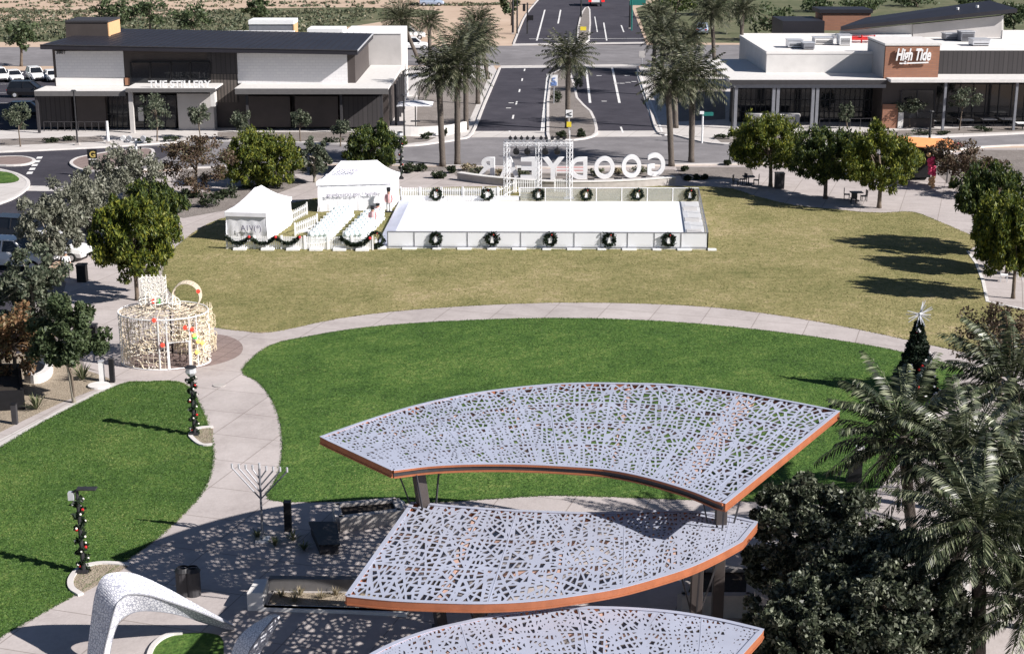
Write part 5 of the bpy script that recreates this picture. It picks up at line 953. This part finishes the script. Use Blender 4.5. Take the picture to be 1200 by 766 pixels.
# ------------------------------------------------------------------ vehicles
def car(label, px, py, deg, paint, group=None, k=1.0, suv=True, cat='car', name='parked_car'):
    t = thing(name, label, cat, (0, 0, 0), group); H1 = 1.75 if suv else 1.45; hb = 1.08 if suv else .92
    st_ = [(-2.3, .5, .8, .78), (-2.22, .35, hb, .9), (-1.2, .28, hb + .02, .94), (.8, .28, hb, .94), (1.5, .3, hb - .07, .93), (2.1, .33, hb - .2, .88), (2.32, .42, .72, .72)]
    vs_ = []; fs_ = []
    for x, z0, z1, w_ in st_: vs_ += [(x, -w_ * .92, z0), (x, -w_, (z0 + z1) / 2), (x, -w_ * .9, z1), (x, w_ * .9, z1), (x, w_, (z0 + z1) / 2), (x, w_ * .92, z0)]
    n = len(st_); fs_ = [(i * 6 + j, i * 6 + 6 + j, i * 6 + 6 + (j + 1) % 6, i * 6 + (j + 1) % 6) for i in range(n - 1) for j in range(6)] + [tuple(range(6)), tuple((n - 1) * 6 + j for j in range(6))]
    MB().add(vs_, fs_).build('body', paint, t, world=False, bevel=.05)
    xr, xf = (-2.15, .95) if suv else (-1.75, .9); c_ = [(xr, -.84, hb), (xf, -.84, hb), (xf, .84, hb), (xr, .84, hb), (xr + .3, -.66, H1 - .06), (xf - .75, -.66, H1 - .06), (xf - .75, .66, H1 - .06), (xr + .3, .66, H1 - .06)]
    gl = MB().add(c_, [(4, 5, 6, 7), (0, 1, 5, 4), (1, 2, 6, 5), (2, 3, 7, 6), (3, 0, 4, 7)]).build('windows', 'glass', t, world=False); m = MB()
    for y in (-1, 1):
        for a, b in ((xr, xr + .3), (xf, xf - .75), (-.55, -.5)): m.bar((a, y * .845, hb), (b, y * .665, H1 - .05), .09)
    m.build('pillars', paint, t, world=False); MB().prism([(xr + .22, -.69, H1 - .07), (xf - .7, -.69, H1 - .07), (xf - .7, .69, H1 - .07), (xr + .22, .69, H1 - .07)], (0, 0, .07)).build('roof', paint, t, world=False, bevel=.03)
    for x in (-1.4, 1.42):
        for y in (-.86, .86):
            w_ = MB().tube([(x, y - .11, .34), (x, y + .11, .34)], .34, 14).build('wheel', 'tyre', t, world=False); MB().tube([(x, y - .125, .34), (x, y + .125, .34)], .2, 10).build('rim', 'alu', w_, world=False)
    for y in (-.66, .66): MB().ball((2.2, y, .74), .12, (.5, 1.6, .8)).build('headlight', 'white', t, world=False); MB().obox((-2.28, y, .75), .06, .3, .18).build('taillight', 'red', t, world=False); MB().ball((.75, y * 1.5, 1.1), .09, (.8, 1.2, .9)).build('mirror', paint, t, world=False)
    MB().obox((2.3, 0, .42), .06, 1.0, .16).build('grille', 'black', t, world=False); MB().obox((-2.3, 0, .55), .03, .5, .12).build('number_plate', 'white', t, world=False)
    t.location = G(px, py); t.rotation_euler = (0, 0, math.radians(deg)); t.scale = (k,) * 3; return t
cg = 'cars parked on the left'
car('white SUV parked at the left edge behind the grey green tree', 22, 313, -12, 'car_white', cg, 1.15); car('black pickup like SUV parked behind the white SUV', 30, 284, -14, 'car_black', cg, 1.1); car('white car parked under the silver olive tree', 70, 303, -14, 'car_white', cg)
for lab, x, y, m, sv in (('white car in the far parking row, leftmost', 0, 95, 'car_white', 1), ('white hatchback second from left in the far parking row', 17, 95, 'car_white', 0), ('white SUV in the middle of the far parking row', 42, 94, 'car_white', 1), ('white car half hidden by the building corner', 62, 95, 'car_white', 0)): car(lab, x, y, -62, m, 'cars in the far left parking row', suv=bool(sv))
car('black SUV in the near parking row left of the building', 36, 114, 0, 'car_black', 'cars in the far left parking row', 1.15); car('dark car at the left building corner, in shadow', 36, 137, 5, 'car_black', 'cars in the far left parking row')
car('pale blue van between the right palms', 823, 40, 80, 'car_blue', None, 1.15); car('white car behind the white block near the palms', 486, 58, 5, 'car_white', None, 1.1); car('white van beyond the palms on the far street', 480, 46, 5, 'car_white', None, 1.2); car('blue car at the top by the left palms', 506, 7, 0, 'car_blue', None, 1.2); car('dark car on the far street right of the palms', 800, 50, 0, 'car_black', None, 1.2)
# truck seen from behind on the far boulevard
g = G(699, 8); t = thing('truck', 'white box truck with red tail lights driving away at the top', 'truck', g); MB().box(g.x - 1.25, g.y, .9, g.x + 1.25, g.y + 6, 3.4).build('cargo_box', 'car_white', t, bevel=.05); MB().box(g.x - 1.15, g.y + 6.1, .6, g.x + 1.15, g.y + 8, 2.6).build('cab', 'car_silver', t, bevel=.1); MB().box(g.x - 1.2, g.y - .2, .55, g.x + 1.2, g.y + 7, .88).build('chassis', 'charcoal', t)
for s in (-1, 1):
    MB().obox((g.x + s * 1.45, g.y - .1, 1.0), .7, .15, 1.2).build('taillight', 'taillight', t)
    for y in (.8, 6.8): MB().tube([(g.x + s * 1.0 - .15, g.y + y, .5), (g.x + s * 1.0 + .15, g.y + y, .5)], .5, 12).build('wheel', 'tyre', t)
# ------------------------------------------------------------------ lamps, posts, signs
def lamp(label, bx, by, ty, wrap=True, head='blade'):
    g = G(bx, by); h = hgt(bx, by, ty); t = thing('lamp_post', label, 'lamp post', g, 'garland wrapped lamp posts'); MB().tube([g, g + Vector((0, 0, h * .96))], [.09, .06], 8).build('pole', 'dark_metal', t); MB().obox((g.x, g.y, .03), .4, .4, .12).build('base_plate', 'dark_metal', t)
    pts = [g + Vector((.14 * math.cos(k * .8), .14 * math.sin(k * .8), .1 + (h - .5) * k / 48)) for k in range(49)]; rng = np.random.default_rng(int(bx)); k = rng.integers(0, 48, 700); pa = np.array([tuple(p - g) for p in pts]); pos = pa[k] + rng.normal(size=(700, 3)) * .045
    o = bpy.data.objects.new('garland', quads_mesh('garland', leaf_quads(pos, .1, rng, 1.6), 'pine_leaf')); C.objects.link(o); o.parent = t; m = MB()
    for q in pts[2::3]: m.ball(q + (q - g) * Vector((.5, .5, 0)), .045, n=6)
    m.build('string_lights', 'bulb_white', o); m = MB()
    for q in pts[4::12]: m.ball(q + Vector((.04, -.1, 0)), .06, n=6)
    m.build('red_bow', 'red', o)
    if head == 'blade': MB().tube([g + Vector((-.25, 0, h - .28)), g + Vector((0, 0, h - .12)), g + Vector((.2, 0, h - .1))], .05, 6).build('arm', 'dark_metal', t); MB().box(g.x + .0, g.y - .16, h - .1, g.x + .72, g.y + .16, h - .04).build('lamp_head', 'dark_metal', t, bevel=.02); MB().obox((g.x - .22, g.y, h - .5), .2, .2, .3).build('camera_box', 'alu', t)
    else: MB().tube([g + Vector((0, 0, h - .45)), g + Vector((0, 0, h - .25)), g + Vector((0, 0, h))], [.1, .26, .22], 8).build('lamp_head', 'alu', t); MB().tube([g + Vector((0, 0, h + .0)), g + Vector((0, 0, h + .08))], [.3, .1], 8).build('cap', 'dark_metal', t)
lamp('garland wrapped lamp post with a flat dark blade head on the left lawn edge', 98, 671, 570); lamp('garland wrapped lamp post with a boxy white head beside the curving path', 228, 510, 430, head='box'); lamp('garland wrapped lamp post beside the large tent and street', 470, 210, 155, head='box')
def pole(label, bx, by, ty, r=.07, m='dark_metal', name='light_pole', extra=None, group='thin light poles'):
    g = G(bx, by); h = hgt(bx, by, ty); t = thing(name, label, 'pole', g, group); MB().tube([g, g + Vector((0, 0, h))], [r * 1.3, r], 8).build('pole', m, t); MB().obox((g.x, g.y, .03), .45, .45, .2).build('base', 'concrete', t)
    if extra == 'flood':
        MB().bar(g + Vector((-1.0, 0, h - .25)), g + Vector((.9, 0, h - .25)), .1).build('crossarm', m, t)
        for x, mm in ((-.95, 'white'), (-.45, 'alu'), (.7, 'alu')): MB().tube([g + Vector((x, 0, h - .15)), g + Vector((x, -.3, h + .12)), g + Vector((x, -.4, h + .1))], [.08, .24, .22], 10).build('floodlight', mm, t)
    elif extra == 'top': MB().tube([g + Vector((0, 0, h)), g + Vector((0, 0, h + .12))], [.3, .2], 8).build('lamp_head', m, t)
    return t
pole('pale floodlight pole rising out of the olive tree', 163, 226, 163, .09, 'white_metal', extra='flood'); pole('dark pole before the left building awning', 91, 170, 107, extra='top'); pole('dark pole between the left building and the palms', 474, 166, 112, extra='top'); pole('dark pole with lamp left of the right restaurant', 857, 163, 102, extra='top'); pole('dark pole with white bin lamp before the tower door', 1089, 166, 131, .09, extra='top'); pole('short white post with traffic box by the left building', 127, 168, 142, .12, 'white_metal', 'signal_post', group=None)
for lab, bx, by, ty, r in (('tall dark signal pole at the far left corner of the boulevard', 601, 40, -8, .16), ('second dark signal pole at the far left corner', 606, 41, -8, .12), ('dark signal pole in the far median', 681, 22, -8, .14), ('dark signal pole right of the green street sign', 738, 34, -8, .16)): pole(lab, bx, by, ty, r, 'dark_metal', 'signal_pole', group='traffic signal poles')
def sign(label, bx, by, boards, r=.05, pm='alu', cat='sign', name='road_sign'):
    g = G(bx, by); top = max(zat(g.y, b[1]) for b in boards); t = thing(name, label, cat, g); MB().tube([g, g + Vector((0, 0, top))], r, 6).build('post', pm, t); out = []
    for i, (x0, y0, x1, y1, m) in enumerate(boards): o = MB(); pb(o, x0, y0, x1, y1, g.y - .08 - .003 * i, .05); out.append(o.build('board', m, t, bevel=.01))
    return t, g
t, g = sign('white and blue road sign at the near left end of the median strip', 649, 123, [(644.5, 88, 653.5, 101, 'white')]); text_obj('arrow_mark', '5', .8, .5, .03, 'sign_blue', (xat(g.y, 2, 649), g.y - .13, zat(g.y, 99)), t); o = MB(); pb(o, 645.5, 96.5, 652.5, 100.5, g.y - .12, .03); o.build('lower_band', 'sign_blue', t)
t, g = sign('lane sign with black arrow and yellow plate on the median nose', 666.5, 158, [(663, 129, 671, 138, 'white'), (664, 143, 669.5, 149, 'yellow')]); text_obj('arrow_mark', '<', .45, .55, .03, 'black', (xat(g.y, 2, 667), g.y - .13, zat(g.y, 136)), t)
t, g = sign('green street name sign on white post at the right corner', 822.5, 168, [(823, 131.5, 836, 136, 'sign_green'), (820, 130.5, 825, 134, 'white')], .09, 'white_metal')
t, g = sign('large green direction sign over the far boulevard', 740, 36, [(738, -1, 757, 6.5, 'sign_green')], .14, 'sign_green')
t, g = sign('yellow round marker sign on the far median', 683, 41, [(680, 31.5, 687, 36, 'yellow')]); t, g = sign('pale round sign on the far right corner', 752.5, 76, [(749, 60, 756, 68, 'stucco_grey')])
t, g = sign('black park sign with gold letter G above a white symbol', 112, 207, [(102, 175, 113.5, 186, 'black'), (103.5, 187.5, 114, 194.5, 'black')], .06, 'dark_metal'); text_obj('gold_letter', 'G', zat(g.y, 177) - zat(g.y, 184.5), None, .04, 'gold', (xat(g.y, 3, 107.6), g.y - .12, zat(g.y, 184.5)), t, .03); o = MB(); pb(o, 104, 186, 113.5, 187.2, g.y - .12, .03); o.build('strip', 'white', t); c_ = P(109, 191, g.y); MB().ball((c_.x, c_.y - .1, c_.z), .17, (1, .2, 1), 10).build('symbol', 'white', t)
# traffic signal on a mast arm, left of far boulevard
g = G(618, 40); t = thing('traffic_signal', 'black traffic signal hanging beside the far left corner', 'traffic signal', g); MB().tube([g, (g.x, g.y, 5.5)], .14, 8).build('pole', 'dark_metal', t); MB().bar((g.x - 1.5, g.y, 5.2), (g.x + 1.2, g.y, 5.2), .1).build('mast_arm', 'dark_metal', t); MB().obox((g.x - .6, g.y - .1, 4.0), .5, .4, 1.3).build('signal_box', 'black', t); MB().obox((g.x + .5, g.y - .1, 2.4), 1.1, .3, .9).build('signal_box', 'black', t)
# ------------------------------------------------------------------ plaza furniture
def planter(label, px, h, wall=.3, m='concrete', fill='soil', name='planter', fz=.12):
    pts = [G(x, y) for x, y in px]; ctr = sum(pts, Vector()) / 4; t = thing(name, label, 'planter', ctr)
    w = MB()
    for a, b in zip(pts, pts[1:] + pts[:1]): strip(w, [a.lerp(ctr, .0), b], wall, .02, h)
    w.build('wall_ring', m, t); MB().add([(p.x, p.y, h - fz) for p in (q.lerp(ctr, .06) for q in pts)], [(0, 1, 2, 3)]).build('fill', fill, t); return t
planter('square concrete planter with dark soil left of the middle canopy', [(398, 622), (470, 613), (464, 600), (394, 606)], .6)
planter('long planter filled with gravel and dry grass under the canopy shade', [(308, 714), (478, 719), (478, 697), (318, 696)], .14, .2, 'concrete', 'gravel', fz=.03)
planter('concrete planter under the right end of the middle canopy', [(798, 722), (878, 722), (880, 690), (812, 690)], .85, .3)
o = mono(MB().prism([G(290, 716), G(309, 716), G(315, 699), G(300, 699)], (0, 0, .7)), 'seat_block', 'concrete_white', 'white concrete block at the left end of the long planter', 'bench', G(304, 709), bevel=.02)
wl3 = thing('low_wall', 'low shaded wall behind the long gravel planter', 'wall', G(370, 696)); strip(MB(), [G(316, 694), G(480, 695)], .3, .02, .6).build('wall_face', 'dark_fascia', wl3)  # wall coloured dark in place of canopy shade that partly misses it
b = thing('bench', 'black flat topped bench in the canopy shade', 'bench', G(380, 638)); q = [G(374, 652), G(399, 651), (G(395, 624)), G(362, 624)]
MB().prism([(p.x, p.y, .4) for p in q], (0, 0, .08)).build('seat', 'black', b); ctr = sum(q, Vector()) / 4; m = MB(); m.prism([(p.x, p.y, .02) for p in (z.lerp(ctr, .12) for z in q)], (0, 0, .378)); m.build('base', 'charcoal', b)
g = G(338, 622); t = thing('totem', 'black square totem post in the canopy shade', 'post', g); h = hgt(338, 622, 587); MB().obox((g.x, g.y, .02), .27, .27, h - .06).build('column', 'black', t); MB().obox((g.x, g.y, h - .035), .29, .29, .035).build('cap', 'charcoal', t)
for i, (x, y) in enumerate(((216, 697), (227, 697))): g = G(x, y); t = thing('trash_can', ('left', 'right')[i] + ' of the two dark steel trash cans behind the white arch', 'trash can', g, 'trash cans'); MB().tube([g, g + Vector((0, 0, .95))], .27, 14).build('bin', 'charcoal', t); MB().tube([g + Vector((0, 0, .95)), g + Vector((0, 0, 1.08))], [.3, .2], 14, False).build('lid', 'dark_metal', t)
g = G(308, 634); h = hgt(308, 634, 547); t = thing('menorah', 'tall silver menorah standing at the edge of the canopy shade', 'menorah', g); MB().tube([g, g + Vector((0, 0, h))], .045, 8).build('stem', 'grey_metal', t); MB().obox((g.x, g.y, .02), .5, .5, .1).build('base', 'alu', t); m = MB(); cn = MB()
for k in range(1, 5):
    for s in (-1, 1): m.tube([g + Vector((0, 0, h - .22 - k * .27)), g + Vector((s * k * .27, -s * k * .05, h - .1))], .03, 6); MB().tube([g + Vector((s * k * .27, -s * k * .05, h - .12)), g + Vector((s * k * .27, -s * k * .05, h + .06))], .045, 6).build('candle', 'alu', t)
m.build('arms', 'grey_metal', t); MB().tube([g + Vector((0, 0, h - .05)), g + Vector((0, 0, h + .16))], .05, 6).build('candle', 'alu', t)
for i, (x, y, ty) in enumerate(((132, 448, 421), (120, 447, 424), (18, 497, 474))): g = G(x, y); h = hgt(x, y, ty); t = thing('bollard', ('black bollard at the tip of the left lawn', 'white bollard beside the black bollard', 'dark marker post at the left edge of the gravel bed')[i], 'bollard', g); MB().obox((g.x, g.y, .02), .24, .24, h).build('post', ('black', 'white', 'charcoal')[i], t); MB().obox((g.x, g.y, h + .02), .27, .27, .05).build('cap', ('charcoal', 'alu', 'black')[i], t)
o = mono(MB().tube([G(116, 453) + Vector((0, 0, .03)), G(116, 453) + Vector((0, 0, .12))], .55, 20), 'manhole_cover', 'concrete_white', 'pale round cover in the gravel bed by the bollards', 'cover', G(116, 453))
for i, (x, y) in enumerate(((257, 452), (465, 590))): o = mono(MB().tube([G(x, y) + Vector((0, 0, .03)), G(x, y) + Vector((0, 0, .055))], .33, 16), 'manhole_cover', ('concrete', 'concrete_white')[i], ('grey round manhole cover on the curving path', 'pale round valve cover at the lawn edge by the canopy post')[i], 'cover', G(x, y))
planter('dark box planter under the autumn tree at the left edge', [(-10, 482), (28, 480), (24, 448), (-10, 448)], 1.0, .15, 'black', 'soil')
m = MB(); strip(m, smooth_open([G(32, 447), G(44, 449), G(56, 442), G(58, 430), G(50, 424)], 5), .35, .03, .5); o = mono(m, 'curved_bench', 'concrete_white', 'curved pale stone seat in the left gravel bed', 'bench', G(50, 440))
for i, (x, y) in enumerate(((108, 404), (97, 330))): g = G(x, y); t = thing('trash_can', ('dark trash can on the paving left of the light sculpture', 'black bin beside the person in white')[i], 'trash can', g); MB().obox((g.x, g.y, .02), .6, .6, 1.05).build('bin', 'black', t, bevel=.03); MB().obox((g.x, g.y, 1.08), .66, .66, .1).build('lid', 'charcoal', t, bevel=.02)
g = G(913, 221); t = thing('trash_can', 'dark trash can between ficus trunks on the right', 'trash can', g); MB().obox((g.x, g.y, .02), .75, .7, 1.25).build('bin', 'charcoal', t); MB().obox((g.x, g.y, 1.275), .8, .75, .1).build('lid', 'dark_metal', t)
ch = 'dark patio chairs by the right tree row'
for lab, x, y, rz in (('dark chair at the left end of the right tree row', 862, 218, 1.2), ('dark chair left of the small dark table', 871, 216, -1.2), ('dark chair right of the small dark table', 886, 217, -1.8), ('dark chair left of the table by the broad ficus', 992, 234, 1.4), ('dark chair right of the table by the broad ficus', 1012, 236, -1.5), ('dark chair in front of the table by the broad ficus', 1000, 239, 3.1)): chair(lab, x, y, rz, ch)
patio_table('small dark patio table at the left of the right tree row', 877, 216.5, 'dark_metal'); patio_table('dark patio table beside the broad ficus trunk', 1003, 235.5, 'dark_metal')
for i, (x, y) in enumerate(((1165, 306), (1176, 330), (1195, 327), (1160, 296))): chair(('pale chair beneath the farthest dense tree', 'pale chair nearest on the right paving', 'pale chair at the right edge paving', 'second pale chair beneath the farthest dense tree')[i], x, y, i * 1.3, 'pale chairs on the right paving', 'white_metal')
patio_table('pale table on the right paving under the dense trees', 1183, 322, 'concrete_white')
# orange topped stall
g = G(1082, 212); t = thing('food_stall', 'dark food stall with an orange awning behind the broad ficus', 'stall', g); z1 = zat(g.y, 164)
MB().box(g.x - 2.2, g.y, .3, g.x + .6, g.y + 3, z1 - .3).build('stall_body', 'black', t); MB().add([(g.x - 2.6, g.y - 1.3, z1 - .25), (g.x + 2.5, g.y - 1.3, z1 - .55), (g.x + 2.5, g.y + 1, z1 - .1), (g.x - 2.6, g.y + 1, z1 + .2), (g.x - 2.6, g.y - 1.3, z1 - .33), (g.x + 2.5, g.y - 1.3, z1 - .63), (g.x + 2.5, g.y + 1, z1 - .18), (g.x - 2.6, g.y + 1, z1 + .12)], [(0, 1, 2, 3), (7, 6, 5, 4), (0, 4, 5, 1), (1, 5, 6, 2), (2, 6, 7, 3), (3, 7, 4, 0)]).build('awning', 'orange', t)
m = MB(); [m.bar((g.x + x, g.y - 1.2, .02), (g.x + x, g.y - 1.2, z1 - .45), .09) for x in (-2.4, 1.7)]; m.build('awning_post', 'charcoal', t)
for x in (-1.6, 0): MB().tube([(g.x + x, g.y + .1, .35), (g.x + x, g.y + .4, .35)], .33, 12).build('wheel', 'tyre', t)
MB().ball((g.x + 2.6, g.y - .6, z1 - .35), .25, (2, .6, .8)).build('awning_flag', 'magenta', t)
g = G(1091, 221); t = thing('balloon_column', 'red and orange balloon column beside the orange stall', 'balloons', g); m = MB()
for k in range(9): m.ball((g.x + .16 * (-1) ** k - .25 * (k / 9) ** 2, g.y, 1.2 + k * .17), .22, n=8)
m.build('red_balloons', 'magenta', t); m = MB(); [m.ball((g.x + .12 * (-1) ** k, g.y - .05, .25 + k * .18), .2, n=8) for k in range(5)]; m.ball((g.x - .4, g.y, 2.9), .2, n=8); m.build('orange_balloons', 'tan_wall', t); MB().bar(g, g + Vector((0, 0, 2.6)), .06).build('pole', 'charcoal', t)
# black board by the palms
g = G(1000, 566); t = thing('menu_board', 'black angled board with a white and yellow top beside the palms', 'sign', g); h = 1.5; MB().prism([(g.x - .3, g.y, .03), (g.x + .35, g.y, .03), (g.x + .35, g.y, h), (g.x + .1, g.y, h)], (0, .35, 0)).build('board', 'black', t); MB().obox((g.x + .22, g.y + .1, h + .003), .32, .3, .12).build('cap', 'white', t); MB().obox((g.x + .24, g.y - .02, h - .22), .24, .02, .14).build('label_strip', 'yellow', t)
bst = thing('bench', 'pale stepped bench on the paving below the date palms', 'bench', G(1090, 712)); m = MB(); [m.box(G(1090, 712).x - 1.2, G(1090, 712).y + k * .9, .03, G(1090, 712).x + 1.6, G(1090, 712).y + k * .9 + .45, .45) for k in range(3)]; m.build('seat', 'concrete_white', bst)
# ------------------------------------------------------------------ the person by the parked cars
def person(label, px, py, h=1.75, yaw=.4):
    g = G(px, py); t = thing('person', label, 'person', g, None, yaw); k = h / 1.75
    J = [(0, 0, .95, .15), (0, 0, 1.2, .15), (0, 0, 1.42, .13), (0, 0, 1.52, .06), (0, -.01, 1.64, .1), (0, 0, 1.73, .075),
         (.1, 0, .88, .1), (.11, -.03, .5, .07), (.11, .02, .1, .045), (.11, -.12, .04, .04), (-.1, 0, .88, .1), (-.12, .05, .5, .07), (-.12, .12, .1, .045), (-.12, -.02, .04, .04),
         (.2, 0, 1.4, .065), (.26, .02, 1.12, .05), (.25, -.1, .88, .038), (.25, -.14, .8, .03), (-.2, 0, 1.4, .065), (-.27, .02, 1.12, .05), (-.24, -.1, .88, .038), (-.24, -.14, .8, .03)]
    E = [(0, 1), (1, 2), (2, 3), (3, 4), (4, 5), (0, 6), (6, 7), (7, 8), (8, 9), (0, 10), (10, 11), (11, 12), (12, 13), (2, 14), (14, 15), (15, 16), (16, 17), (2, 18), (18, 19), (19, 20), (20, 21)]
    for s in (17, 21):
        x, y, z, _ = J[s]
        for q in range(5): J.append((x + (q - 2) * .016, y - .02 - .012 * (q % 2), z - (.1 if q != 0 else .05) - .01 * (q == 2), .009)); E.append((s, len(J) - 1))
    me = bpy.data.meshes.new('body'); me.from_pydata([(x * k, y * k, z * k) for x, y, z, _ in J], E, []); o = bpy.data.objects.new('body', me); C.objects.link(o)
    sk = o.modifiers.new('skin', 'SKIN'); [setattr(me.skin_vertices[0].data[i], 'radius', (j[3] * k, j[3] * k * .85)) for i, j in enumerate(J)]; me.skin_vertices[0].data[0].use_root = True
    su = o.modifiers.new('sub', 'SUBSURF'); su.levels = su.render_levels = 2
    m2 = bpy.data.meshes.new_from_object(o.evaluated_get(bpy.context.evaluated_depsgraph_get())); o.modifiers.clear(); o.data = m2
    m2.materials.clear(); [m2.materials.append(M[x]) for x in ('skin', 'white', 'denim', 'black')]
    for p in m2.polygons: z = p.center.z / k; p.material_index = 3 if z < .1 else (2 if z < .92 and abs(p.center.x) < .21 * k else (1 if .92 <= z < 1.47 and not (abs(p.center.x) > .2 * k and z < 1.1) else 0)); p.use_smooth = True
    o.parent = t; MB().ball((0, .015 * k, 1.7 * k), .112 * k, (1, 1.05, .8), 10).build('hair', 'grey_metal', t, world=False, smooth=True)
    f = MB(); [f.ball((x * k, -.1 * k, 1.655 * k), .014 * k, n=6) for x in (-.035, .035)]; f.build('eyes', 'black', t, world=False); return t
person('person in a white shirt standing by the parked cars', 79, 326)
